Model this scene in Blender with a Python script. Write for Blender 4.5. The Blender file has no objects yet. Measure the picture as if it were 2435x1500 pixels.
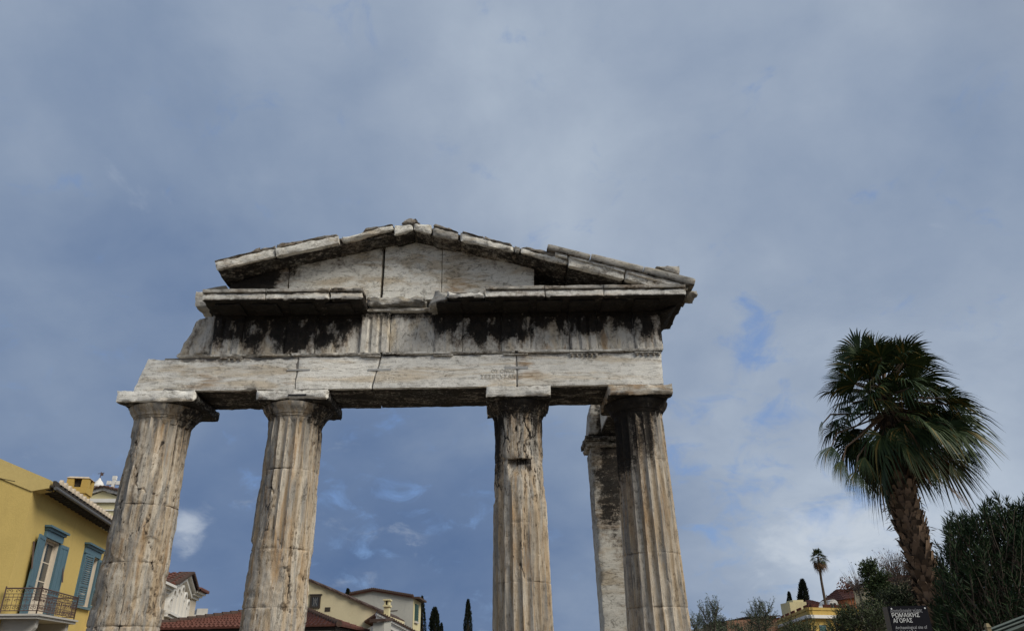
import bpy, bmesh, math, random
from mathutils import Vector, Matrix, noise
V = Vector
R = math.radians
random.seed(7)

# ------------------------------------------------------------------ camera
PW, PH, FPX = 2435.0, 1500.0, 1720.0
YAW = R(-1.3)
CAM = V((0, 0, 1.6))
_up = V(((1138 - PW/2)/FPX, -(-2880 - PH/2)/FPX, 1.0)).normalized()
_fw = V((0, 0, 1))
_hf = (_fw - _up*_fw.dot(_up)).normalized()
_rt = _up.cross(_hf)
if _rt.x < 0: _rt = -_rt
_c, _s = math.cos(YAW), math.sin(YAW)
_wx = _c*_rt - _s*_hf
_wy = _s*_rt + _c*_hf
ROT = Matrix((_wx, _wy, _up))          # world = ROT @ (right, up, forward)
sc = bpy.context.scene
cd = bpy.data.cameras.new('camera')
cam = bpy.data.objects.new('camera', cd)
sc.collection.objects.link(cam)
cd.sensor_width = 36.0
cd.lens = 36.0*FPX/PW
cd.clip_end = 6000
cd.clip_start = 0.05
_m = Matrix((ROT.col[0], ROT.col[1], -ROT.col[2])).transposed()
cam.matrix_world = Matrix.Translation(CAM) @ _m.to_4x4()
sc.camera = cam

def ray(px, py):
    return ROT @ V(((px - PW/2)/FPX, -(py - PH/2)/FPX, 1.0))
def at(px, py, Y):                      # point seen at a pixel, at depth Y
    d = ray(px, py)
    return CAM + d*(Y/d.y)
def at_z(px, py, z):
    d = ray(px, py)
    return CAM + d*((z - CAM.z)/d.z)
def on_plane(px, py, P, n):
    d = ray(px, py)
    return CAM + d*((P - CAM).dot(n)/d.dot(n))

# ------------------------------------------------------------------ light, sky, exposure
sc.view_settings.view_transform = 'Standard'
sc.view_settings.look = 'None'
sc.view_settings.exposure = 1.0
sc.view_settings.gamma = 1.0
SUN_EL, SUN_AZ = R(40), R(122)          # azimuth measured from +Y towards +X
sd = bpy.data.lights.new('sun', 'SUN')
sd.energy = 1.45
sd.angle = R(28)
sd.color = (1.0, 0.945, 0.85)
so = bpy.data.objects.new('sun', sd)
sc.collection.objects.link(so)
sdir = V((math.sin(SUN_AZ)*math.cos(SUN_EL), math.cos(SUN_AZ)*math.cos(SUN_EL), math.sin(SUN_EL)))
so.rotation_euler = sdir.to_track_quat('Z', 'Y').to_euler()
so.location = sdir*60

class NT:
    """small node-tree helper"""
    def __init__(s, tree):
        s.t = tree; s.n = tree.nodes; s.l = tree.links
    def node(s, typ, **kw):
        n = s.n.new(typ)
        for k, v in kw.items(): setattr(n, k, v)
        return n
    def put(s, sock, v):
        if hasattr(v, 'is_linked') or isinstance(v, bpy.types.NodeSocket): s.l.new(v, sock)
        elif v is not None: sock.default_value = v
    def math(s, op, a, b=None, c=None, clamp=False):
        n = s.node('ShaderNodeMath', operation=op); n.use_clamp = clamp
        s.put(n.inputs[0], a)
        if b is not None: s.put(n.inputs[1], b)
        if c is not None: s.put(n.inputs[2], c)
        return n.outputs[0]
    def vmath(s, op, a, b=None):
        n = s.node('ShaderNodeVectorMath', operation=op)
        s.put(n.inputs[0], a)
        if b is not None: s.put(n.inputs[1], b)
        return n.outputs['Value'] if op in ('DOT_PRODUCT', 'LENGTH') else n.outputs[0]
    def noise(s, vec, scale, detail=4, rough=0.55, dist=0.0, out='Fac'):
        n = s.node('ShaderNodeTexNoise')
        s.put(n.inputs['Vector'], vec)
        n.inputs['Scale'].default_value = scale
        n.inputs['Detail'].default_value = detail
        n.inputs['Roughness'].default_value = rough
        n.inputs['Distortion'].default_value = dist
        return n.outputs[out]
    def smooth(s, x, a, b, lo=0.0, hi=1.0):
        n = s.node('ShaderNodeMapRange', interpolation_type='SMOOTHSTEP')
        s.put(n.inputs[0], x)
        for i, v in enumerate((a, b, lo, hi)): s.put(n.inputs[i + 1], v)
        return n.outputs[0]
    def mix(s, f, a, b, blend='MIX'):
        n = s.node('ShaderNodeMix', data_type='RGBA', blend_type=blend)
        n.clamp_factor = True
        s.put(n.inputs[0], f); s.put(n.inputs[6], col(a)); s.put(n.inputs[7], col(b))
        return n.outputs[2]
    def comb(s, x, y, z):
        n = s.node('ShaderNodeCombineXYZ')
        s.put(n.inputs[0], x); s.put(n.inputs[1], y); s.put(n.inputs[2], z)
        return n.outputs[0]
def col(c):
    if isinstance(c, (tuple, list)) and len(c) == 3: return (c[0], c[1], c[2], 1.0)
    return c
def srgb(r, g, b):
    f = lambda v: (v/12.92 if v <= 0.04045 else ((v + 0.055)/1.055)**2.4)
    return (f(r/255), f(g/255), f(b/255))

def build_world():
    w = bpy.data.worlds.new('World'); sc.world = w; w.use_nodes = True
    T = NT(w.node_tree); w.node_tree.nodes.clear()
    K = 5.0                             # display value -> radiance before the 0.1 strength, exposure +1
    def c(r, g, b):
        q = srgb(r, g, b); return (q[0]*K, q[1]*K, q[2]*K)
    g = T.node('ShaderNodeTexCoord').outputs['Generated']
    sep = T.node('ShaderNodeSeparateXYZ'); T.put(sep.inputs[0], g)
    zz = T.math('MAXIMUM', sep.outputs[2], 0.0)
    den = T.math('ADD', zz, 0.55)
    px_ = T.math('DIVIDE', sep.outputs[0], den); py_ = T.math('DIVIDE', sep.outputs[1], den)
    p = T.comb(px_, py_, 0.0)
    big = T.noise(T.vmath('ADD', p, (3.1, 1.7, 0)), 1.5, 5, 0.5, 0.2)
    mid = T.noise(T.vmath('ADD', p, (0.4, 7.3, 0)), 4.2, 7, 0.55, 0.3)
    fine = T.noise(T.vmath('ADD', p, (5.4, 2.3, 0)), 11.0, 8, 0.6, 0.3)
    def blob(px, py, k):                # soft lobe round a direction of the sky
        d = ray(px, py).normalized()
        dt = T.vmath('DOT_PRODUCT', T.vmath('NORMALIZE', g), tuple(d))
        return T.math('POWER', 2.718, T.math('MULTIPLY', T.math('SUBTRACT', dt, 1.0), k))
    t = T.math('MULTIPLY_ADD', T.math('SUBTRACT', big, 0.5), 0.80, 0.49)
    t = T.math('ADD', t, T.math('MULTIPLY', T.math('SUBTRACT', mid, 0.5), 0.44))
    t = T.math('ADD', t, T.math('MULTIPLY', T.math('SUBTRACT', fine, 0.5), 0.13))
    for (x, y, k, a) in ((2200, 1300, 40, 0.22), (1900, 250, 6, 0.16), (2400, 900, 30, 0.05), (200, 900, 10, -0.10), (950, 1400, 18, -0.34),
                         (60, 1050, 40, -0.10), (1150, 420, 12, -0.02), (700, 60, 14, 0.08), (1450, 1150, 60, 0.08)):
        t = T.math('ADD', t, T.math('MULTIPLY', blob(x, y, k), a))
    cr = T.node('ShaderNodeValToRGB'); T.put(cr.inputs[0], t)
    e = cr.color_ramp.elements
    stops = [(0.0, (88, 112, 150)), (0.22, (107, 128, 161)), (0.45, (133, 150, 175)), (0.62, (153, 167, 187)), (0.85, (180, 192, 207)), (1.0, (204, 212, 219))]
    e[0].position, e[0].color = 0.0, col(c(*stops[0][1])); e[1].position, e[1].color = 1.0, col(c(*stops[-1][1]))
    for pos, cc in stops[1:-1]:
        q = e.new(pos); q.color = col(c(*cc))
    cloud = cr.outputs[0]
    # gaps where the blue shows
    sky = T.node('ShaderNodeTexSky', sky_type='NISHITA'); sky.sun_disc = False
    sky.sun_elevation = SUN_EL; sky.sun_rotation = SUN_AZ
    blue = T.mix(0.55, T.mix(1.0, sky.outputs[0], (0.30, 0.34, 0.42), 'MULTIPLY'), c(128, 166, 224))
    gapn = T.noise(T.vmath('ADD', p, (1.3, 4.2, 0)), 13.0, 8, 0.60, 0.5)
    gate_ = T.math('ADD', T.math('MULTIPLY', blob(1785, 830, 1100), 0.24), T.math('MULTIPLY', blob(1700, 1150, 140), 0.17))
    gate_ = T.math('ADD', gate_, T.math('MULTIPLY', blob(850, 1180, 90), 0.09))
    gate_ = T.math('ADD', gate_, T.math('MULTIPLY', blob(2050, 1230, 500), 0.12))
    gap = T.smooth(T.math('ADD', gapn, gate_), 0.58, 0.86)
    colr = T.mix(T.math('MULTIPLY', gap, 0.75), cloud, blue)
    # small lit cloud scraps
    scrap = T.math('ADD', T.math('MULTIPLY', blob(450, 1250, 2200), 0.40), T.math('MULTIPLY', blob(880, 1200, 160), 0.14))
    scrap = T.math('ADD', scrap, T.math('MULTIPLY', blob(2080, 1290, 300), 0.42))
    scrap = T.math('ADD', scrap, T.math('MULTIPLY', blob(1830, 1300, 300), 0.16))
    sn = T.noise(T.vmath('ADD', p, (9.3, 0.2, 0)), 8.5, 8, 0.62, 0.4)
    sm = T.smooth(T.math('ADD', sn, scrap), 0.66, 1.0)
    colr = T.mix(T.math('MULTIPLY', sm, 0.62), colr, c(205, 213, 222))
    # thin bright cloud round the veiled sun, behind the viewer
    dt = T.vmath('DOT_PRODUCT', T.vmath('NORMALIZE', g), tuple(sdir))
    glow = T.smooth(dt, 0.42, 1.0)
    colr = T.mix(glow, colr, (2.6, 2.55, 2.4))
    # below the horizon
    hz = T.smooth(sep.outputs[2], -0.04, 0.0)
    colr = T.mix(hz, (0.20, 0.20, 0.19), colr)
    bg = T.node('ShaderNodeBackground'); T.put(bg.inputs[0], colr); bg.inputs[1].default_value = 0.1
    out = T.node('ShaderNodeOutputWorld'); T.l.new(bg.outputs[0], out.inputs[0])
build_world()

# ------------------------------------------------------------------ helpers
COL = sc.collection
def tag(o, label=None, cat=None, group=None, kind=None):
    if label: o['label'] = label
    if cat: o['category'] = cat
    if group: o['group'] = group
    if kind: o['kind'] = kind
    return o
def thing(name, label, cat, loc=(0, 0, 0), group=None):
    o = bpy.data.objects.new(name, None); COL.objects.link(o)
    o.location = loc; o.empty_display_size = 0.3
    return tag(o, label, cat, group)
ORIG = {}
def root_loc(o):
    p = V((0, 0, 0))
    while o: p = p + o.location; o = o.parent
    return p
class MB:
    """mesh builder in world coordinates"""
    def __init__(s, M=None):
        s.v = []; s.f = []; s.a = {}; s.M = M
    def add(s, p):
        p = V(p)
        s.v.append(s.M @ p if s.M else p); return len(s.v) - 1
    def face(s, *ids): s.f.append(tuple(ids))
    def poly(s, pts): s.f.append(tuple(s.add(p) for p in pts))
    def hexa(s, c):                    # fbl fbr ftr ftl bbl bbr btr btl
        i = [s.add(p) for p in c]
        for q in ((0, 1, 2, 3), (5, 4, 7, 6), (4, 0, 3, 7), (1, 5, 6, 2), (3, 2, 6, 7), (4, 5, 1, 0)): s.f.append(tuple(i[k] for k in q))
    def box(s, a, b):
        x0, y0, z0 = a; x1, y1, z1 = b
        s.hexa([(x0, y0, z0), (x1, y0, z0), (x1, y0, z1), (x0, y0, z1), (x0, y1, z0), (x1, y1, z0), (x1, y1, z1), (x0, y1, z1)])
    def prism(s, pts, off):
        off = V(off); n = len(pts)
        a = [s.add(p) for p in pts]; b = [s.add(V(p) + off) for p in pts]
        s.f.append(tuple(a)); s.f.append(tuple(reversed(b)))
        for i in range(n): j = (i + 1) % n; s.f.append((a[j], a[i], b[i], b[j]))
    def tube(s, pts, rad, n=6, cap=True):
        pts = [V(p) for p in pts]; m = len(pts)
        if not isinstance(rad, (list, tuple)): rad = [rad]*m
        rings = []; ref = V((0.13, 0.27, 0.95))
        for i in range(m):
            t = (pts[min(i + 1, m - 1)] - pts[max(i - 1, 0)])
            t = t.normalized() if t.length > 1e-9 else V((0, 0, 1))
            x = t.cross(ref)
            if x.length < 0.05: x = t.cross(V((1, 0, 0)))
            x.normalize(); y = t.cross(x)
            rings.append([s.add(pts[i] + (x*math.cos(2*math.pi*k/n) + y*math.sin(2*math.pi*k/n))*rad[i]) for k in range(n)])
        for i in range(m - 1):
            for k in range(n):
                k2 = (k + 1) % n
                s.f.append((rings[i][k], rings[i][k2], rings[i + 1][k2], rings[i + 1][k]))
        if cap: s.f.append(tuple(reversed(rings[0]))); s.f.append(tuple(rings[-1]))
    def lathe(s, c, prof, n=32):
        c = V(c); rings = []
        for r, z in prof: rings.append([s.add(c + V((r*math.cos(2*math.pi*k/n), r*math.sin(2*math.pi*k/n), z))) for k in range(n)])
        for i in range(len(prof) - 1):
            for k in range(n):
                k2 = (k + 1) % n
                s.f.append((rings[i][k], rings[i][k2], rings[i + 1][k2], rings[i + 1][k]))
        s.f.append(tuple(reversed(rings[0]))); s.f.append(tuple(rings[-1]))
    def build(s, name, mat, parent=None, loc=None, smooth=None, attrs=None, recalc=False):
        me = bpy.data.meshes.new(name)
        if loc is None: o0 = root_loc(parent) if parent else V((0, 0, 0))
        else: o0 = V(loc)
        me.from_pydata([tuple(p - o0) for p in s.v], [], s.f)
        if recalc:
            bm = bmesh.new(); bm.from_mesh(me); bmesh.ops.recalc_face_normals(bm, faces=bm.faces[:]); bm.to_mesh(me); bm.free()
        me.update()
        ob = bpy.data.objects.new(name, me); COL.objects.link(ob)
        if parent: ob.parent = parent; ob.location = o0 - root_loc(parent)
        else: ob.location = o0
        me.materials.append(mat)
        if smooth is not None:
            me.polygons.foreach_set('use_smooth', [True]*len(me.polygons))
            if smooth < 3: me.set_sharp_from_angle(angle=smooth)
        for k, vals in (attrs or {}).items():
            at_ = me.attributes.new(k, 'FLOAT', 'POINT'); at_.data.foreach_set('value', vals)
        return ob
def fbm(p, o=4):
    return noise.fractal(p, 1.0, 2.0, o)          # about -1..1
def sstep(a, b, x):
    t = min(1, max(0, (x - a)/(b - a))); return t*t*(3 - 2*t)
def lerp_tab(tab, x):
    if x <= tab[0][0]: return tab[0][1]
    for (a, va), (b, vb) in zip(tab, tab[1:]):
        if x <= b: return va + (vb - va)*(x - a)/(b - a)
    return tab[-1][1]

# ------------------------------------------------------------------ materials
def new_mat(name):
    m = bpy.data.materials.new(name); m.use_nodes = True
    T = NT(m.node_tree); m.node_tree.nodes.clear()
    b = T.node('ShaderNodeBsdfPrincipled'); o = T.node('ShaderNodeOutputMaterial')
    T.l.new(b.outputs[0], o.inputs[0])
    return m, T, b
def stone_mat(name, stretch=(1, 1, 1), pale=(0.70, 0.665, 0.595), warm=(0.60, 0.52, 0.40), grey=(0.40, 0.39, 0.365), rust=(0.33, 0.185, 0.080), greyf=0.5, warmf=0.5, rustf=0.0, pits=0.6, veins=0.6):
    """weathered marble: pale stone, warm patina, grey lichen, rust runs, veins, pits and black crust"""
    m, T, b = new_mat(name)
    ob = T.node('ShaderNodeTexCoord').outputs['Object']
    st = T.vmath('MULTIPLY', ob, stretch)
    at_c = T.node('ShaderNodeAttribute', attribute_name='crust').outputs['Fac']
    at_o = T.node('ShaderNodeAttribute', attribute_name='ochre').outputs['Fac']
    at_t = T.node('ShaderNodeAttribute', attribute_name='tone').outputs['Fac']
    def sh(v, o): return T.vmath('ADD', v, o)
    n_w = T.noise(sh(st, (3, 1, 7)), 1.5, 7, 0.62, 0.5)
    n_g = T.noise(sh(st, (8, 5, 2)), 1.9, 8, 0.66, 0.7)
    strk = T.noise(st, 5.5, 8, 0.68, 0.8)
    med = T.noise(ob, 7.0, 8, 0.7, 0.3)
    fine = T.noise(ob, 45.0, 6, 0.72)
    base = T.mix(T.smooth(n_w, 0.62 - 0.3*warmf, 0.78 - 0.3*warmf), pale, warm)
    base = T.mix(T.math('MULTIPLY', T.smooth(n_g, 0.70 - 0.3*greyf, 0.84 - 0.3*greyf), 0.85), base, grey)
    om = T.math('ADD', T.math('ADD', at_o, rustf), T.math('MULTIPLY', T.math('SUBTRACT', T.noise(sh(st, (1, 9, 4)), 4.0, 8, 0.7, 0.6), 0.5), 1.9))
    base = T.mix(T.math('MULTIPLY', T.smooth(om, 0.32, 0.80), 0.80), base, T.mix(strk, rust, (0.42, 0.29, 0.16)))
    vein = T.math('ABSOLUTE', T.math('SUBTRACT', T.noise(st, 2.6, 9, 0.70, 1.0), 0.5))
    vm = T.math('MULTIPLY', T.smooth(vein, 0.0, 0.018, 1.0, 0.0), T.smooth(med, 0.42, 0.56))
    base = T.mix(T.math('MULTIPLY', vm, veins), base, (0.085, 0.068, 0.052))
    pit = T.math('MULTIPLY', T.smooth(fine, 0.575, 0.66), T.smooth(T.noise(sh(ob, (4, 4, 4)), 1.7, 5, 0.6), 0.43, 0.56))
    base = T.mix(T.math('MULTIPLY', pit, pits), base, (0.15, 0.105, 0.065))
    spk = T.math('MULTIPLY_ADD', T.math('SUBTRACT', fine, 0.5), 1.1, 1.0)
    spk = T.math('MULTIPLY', spk, T.math('ADD', 1.0, at_t))
    base = T.mix(1.0, base, T.comb(spk, spk, spk), 'MULTIPLY')
    # black crust: brown-grey halo, then near-black scabs
    cn = T.math('ADD', T.math('MULTIPLY', T.math('SUBTRACT', strk, 0.5), 1.35), T.math('MULTIPLY', T.math('SUBTRACT', T.noise(ob, 14, 9, 0.82), 0.5), 1.9))
    cm_ = T.math('ADD', at_c, cn)
    base = T.mix(T.math('MULTIPLY', T.smooth(cm_, 0.10, 0.62), 0.66), base, T.mix(T.smooth(n_g, 0.4, 0.6), (0.20, 0.135, 0.080), (0.19, 0.175, 0.155)))
    base = T.mix(T.math('MULTIPLY', T.smooth(T.math('ADD', cm_, T.math('MULTIPLY', T.math('SUBTRACT', fine, 0.5), 0.9)), 0.46, 0.88), 0.97), base, T.mix(T.smooth(med, 0.4, 0.65), (0.011, 0.010, 0.0095), (0.032, 0.026, 0.021)))
    T.put(b.inputs['Base Color'], base)
    b.inputs['Roughness'].default_value = 0.86
    b.inputs['Specular IOR Level'].default_value = 0.2
    h = T.math('ADD', T.math('MULTIPLY', T.noise(st, 9, 8, 0.72, 0.5), 0.8), T.math('MULTIPLY', fine, 0.30))
    h = T.math('SUBTRACT', h, T.math('MULTIPLY', vm, 0.6))
    h = T.math('SUBTRACT', h, T.math('MULTIPLY', pit, 0.4))
    bp = T.node('ShaderNodeBump'); bp.inputs['Strength'].default_value = 0.65; bp.inputs['Distance'].default_value = 0.03
    T.put(bp.inputs['Height'], h); T.l.new(bp.outputs[0], b.inputs['Normal'])
    return m
M = {}
M['marble_column'] = stone_mat('marble_column', (3.0, 3.0, 0.30), pale=(0.57, 0.515, 0.43), warm=(0.45, 0.355, 0.245), grey=(0.29, 0.28, 0.26), greyf=0.70, warmf=0.64, rustf=0.16, veins=0.8, pits=0.75)
M['marble_beam'] = stone_mat('marble_beam', (0.35, 0.8, 3.0), pale=(0.82, 0.80, 0.74), warm=(0.70, 0.615, 0.49), greyf=0.32, warmf=0.42, rustf=0.0, pits=0.7, veins=0.45)
M['marble_slab'] = stone_mat('marble_slab', (0.6, 0.9, 2.0), pale=(0.79, 0.765, 0.69), greyf=0.33, warmf=0.5, rustf=0.05, pits=0.7, veins=0.7)
M['marble_frieze'] = stone_mat('marble_frieze', (1.9, 1.5, 0.6), pale=(0.64, 0.61, 0.55), greyf=0.55, warmf=0.45)
M['marble_grey'] = stone_mat('marble_grey', (0.6, 0.8, 2.2), pale=(0.47, 0.45, 0.41), warm=(0.38, 0.34, 0.27), grey=(0.25, 0.245, 0.23), greyf=0.7)
def plain(name, c, rough=0.7, var=0.15, scale=3.0, bump=0.0, bscale=30, spec=0.3, metal=0.0, var2=None):
    m, T, b = new_mat(name)
    ob = T.node('ShaderNodeTexCoord').outputs['Object']
    n = T.noise(ob, scale, 7, 0.65, 0.3)
    k = T.math('MULTIPLY_ADD', T.math('SUBTRACT', n, 0.5), var*4, 1.0)
    base = T.mix(1.0, c, T.comb(k, k, k), 'MULTIPLY')
    if var2: base = T.mix(T.smooth(T.noise(ob, scale*0.45, 8, 0.7, 0.8), 0.52, 0.75), base, var2)
    T.put(b.inputs['Base Color'], base)
    b.inputs['Roughness'].default_value = rough; b.inputs['Specular IOR Level'].default_value = spec; b.inputs['Metallic'].default_value = metal
    if bump:
        bp = T.node('ShaderNodeBump'); bp.inputs['Strength'].default_value = bump; bp.inputs['Distance'].default_value = 0.02
        T.put(bp.inputs['Height'], T.noise(ob, bscale, 5, 0.65)); T.l.new(bp.outputs[0], b.inputs['Normal'])
    return m
def leaf_mat(name, dark, light, dry=None, dryf=0.0, rough=0.5):
    m, T, b = new_mat(name)
    rnd = T.node('ShaderNodeNewGeometry').outputs['Random Per Island']
    base = T.mix(rnd, dark, light)
    if dry: base = T.mix(T.smooth(rnd, 1 - dryf, 1 - dryf + 0.05), base, dry)
    T.put(b.inputs['Base Color'], base)
    b.inputs['Roughness'].default_value = rough + 0.12; b.inputs['Specular IOR Level'].default_value = 0.16
    return m
# ------------------------------------------------------------------ the marble gate
GY = 13.0                                # plane of the architrave face
ROOT = thing('marble_gateway', 'ruined marble gateway of four fluted columns carrying a black-stained entablature and broken pediment', 'ancient gateway', (-1.8, 13.6, 0))
G_V = V((-1.8, 13.6, 0))
def rough_block(c8, cell=0.06, chip=0.03, rough=0.006, seed=0, chipr=0.09, front_only=False):
    """six-sided stone with a worn surface and chipped edges; returns MB"""
    c = [V(p) for p in c8]
    lx = max((c[1] - c[0]).length, (c[2] - c[3]).length); lz = max((c[3] - c[0]).length, (c[2] - c[1]).length); ly = (c[4] - c[0]).length
    nx, ny, nz = (max(2, min(220, int(l/cell + 0.5))) for l in (lx, ly, lz))
    ex = (c[1] - c[0]).normalized(); ez = (c[3] - c[0]).normalized(); ey = (c[4] - c[0]).normalized()
    mb = MB(); idx = {}
    sv = V((seed*3.17, seed*1.31, seed*2.23))
    def vert(i, j, k):
        q = idx.get((i, j, k))
        if q is not None: return q
        u, v, w = i/nx, j/ny, k/nz
        def bil(a, b, d, e): return (a*(1 - u) + b*u)*(1 - w) + (e*(1 - u) + d*u)*w
        p = bil(c[0], c[1], c[2], c[3])*(1 - v) + bil(c[4], c[5], c[6], c[7])*v
        ds = [(u*lx, ex), ((1 - u)*lx, -ex), (v*ly, ey), ((1 - v)*ly, -ey), (w*lz, ez), ((1 - w)*lz, -ez)]
        ds.sort(key=lambda t: t[0])
        n1 = 0.5 + 0.5*fbm(p*2.6 + sv, 3); n2 = fbm(p*9 + sv, 3)
        q = V(p)
        d2 = ds[1][0]
        if d2 < chipr:
            a = (1 - d2/chipr)**1.6*chip*(0.25 + 2.2*max(0, n1 - 0.35) + 0.35*n2)
            q += ds[0][1]*max(0, a) + ds[1][1]*max(0, a)
        q += ds[0][1]*(rough*(fbm(p*5 + sv, 4)) + rough*0.4*n2)
        idx[(i, j, k)] = mb.add(q); return idx[(i, j, k)]
    def grid(A, B, f):
        for a in range(A):
            for b in range(B): mb.face(f(a, b), f(a + 1, b), f(a + 1, b + 1), f(a, b + 1))
    grid(nx, nz, lambda a, b: vert(a, 0, b)); grid(nx, nz, lambda a, b: vert(nx - a, ny, b))
    grid(ny, nz, lambda a, b: vert(0, ny - a, b)); grid(ny, nz, lambda a, b: vert(nx, a, b))
    grid(nx, ny, lambda a, b: vert(a, b, nz)); grid(nx, ny, lambda a, b: vert(a, ny - b, 0))
    return mb
def quad8(q, Y0, depth, Y0b=None):
    """front face from four pixels (bl br tr tl) standing at depth Y0, carried straight back"""
    f = [at(x, y, Y0) for x, y in q]
    return f + [p + V((0, depth, 0)) for p in f]
def xz8(x0, x1, z0, z1, Y0, Y1, x0t=None, x1t=None):
    x0t = x0 if x0t is None else x0t; x1t = x1 if x1t is None else x1t
    return [(x0, Y0, z0), (x1, Y0, z0), (x1t, Y0, z1), (x0t, Y0, z1), (x0, Y1, z0), (x1, Y1, z0), (x1t, Y1, z1), (x0t, Y1, z1)]
SEED = [0]
def stone(name, c8, mat='marble_beam', parent=None, cell=0.06, chip=0.03, rough=0.006, crust=None, ochre=None, tone=0.0, chipr=0.09, smooth=0.7):
    SEED[0] += 1
    mb = rough_block(c8, cell, chip, rough, SEED[0], chipr)
    cr = [crust(p) if callable(crust) else (crust or 0.0) for p in mb.v]
    oc = [ochre(p) if callable(ochre) else (ochre or 0.0) for p in mb.v]
    tn = [tone + 0.05*math.sin(SEED[0]*7.7)]*len(mb.v)
    return mb.build(name, M[mat], parent or ROOT, smooth=smooth, attrs={'crust': cr, 'ochre': oc, 'tone': tn})
def Xp(px, Y=GY, py=830): return at(px, py, Y).x

# ---- columns
def zf(px, py, Y=13.1): return at(px, py, Y).z
COLS = [  # axis x, top radius, radius at z=2.1, joints (z), capital parameters
    dict(x=-6.47, rt=0.520, r2=0.600, j=[zf(330, 1197), zf(320, 1335), zf(290, 1488)], ax0=-7.11, ax1=-5.66, dmg=[(0, 0.75), (3.2, 0.9), (3.6, 0.75), (4.3, 0.55), (4.8, 0.38), (5.9, 0.25)], seed=1),
    dict(x=-3.92, rt=0.515, r2=0.572, j=[zf(680, 1112), zf(670, 1303), zf(650, 1443)], ax0=-4.55, ax1=-3.18, dmg=[(0, 0.9), (3.1, 0.95), (3.35, 0.6), (3.6, 0.38), (5.9, 0.30)], seed=2),
    dict(x=0.38, rt=0.472, r2=0.530, j=[zf(1232, 1087), zf(1240, 1240), zf(1243, 1382)], ax0=-0.23, ax1=1.005, dmg=[(0, 0.05), (3.9, 0.08), (4.3, 0.62), (5.2, 0.7), (5.6, 0.55), (5.9, 0.4)], seed=3),
    dict(x=2.73, rt=0.468, r2=0.548, j=[zf(1530, 1087), zf(1550, 1312), zf(1560, 1442)], ax0=2.08, ax1=3.31, dmg=[(0, 0.22), (3.2, 0.28), (4.4, 0.22), (5.9, 0.06)], seed=4)]
CYA = 13.6
xc0 = [(c['ax0'] + c['ax1'])/2 for c in COLS]
def col_crust(ci, th, z):
    """black crust and soot streaks of each shaft; th = 0 towards the street, positive to the right"""
    s = fbm(V((th*3.2, z*0.35, ci*9.1)), 4)
    if ci == 0: return 0.02 + 0.34*max(0, s + 0.15)*sstep(3.2, 4.4, z) + (0.25*sstep(0.75, 1.3, th)*sstep(5.0, 5.8, z)) + 0.10*max(0, s)
    if ci == 1: return 0.02 + 0.25*max(0, s)*sstep(3.4, 4.6, z) + 0.5*sstep(0.55, 1.0, th)*sstep(4.9, 5.6, z) + 0.28*sstep(5.55, 5.85, z)*sstep(-0.2, 0.5, abs(th))
    if ci == 2: return 0.03 + sstep(4.2, 5.6, z)*(0.18 + 0.48*sstep(0.30, 0.85, abs(th + 0.05)) + 0.35*s) + 0.30*sstep(5.40, 5.8, z) + 0.42*sstep(-0.5, -1.1, th)*sstep(3.0, 5.0, z)
    top = sstep(4.35, 5.3, z)
    return 0.03 + top*(0.74 - 0.50*sstep(0.1, 0.75, th) + 0.18*s) + 0.50*sstep(-0.25, -0.95, th)*sstep(3.0, 4.9, z) + 0.12*max(0, s)
def col_ochre(ci, th, z):
    s = fbm(V((th*2.6 + 5, z*0.3, ci*4.7)), 4)
    if ci == 3: return 0.10 + 0.30*max(0, s + 0.25)*(sstep(2.6, 4.0, z) - 0.5*sstep(4.9, 5.4, z))
    if ci == 2: return 0.12 + 0.22*max(0, s + 0.2)
    if ci == 0: return 0.10 + 0.34*max(0, s + 0.05)
    return 0.07 + 0.34*max(0, s)
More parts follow.
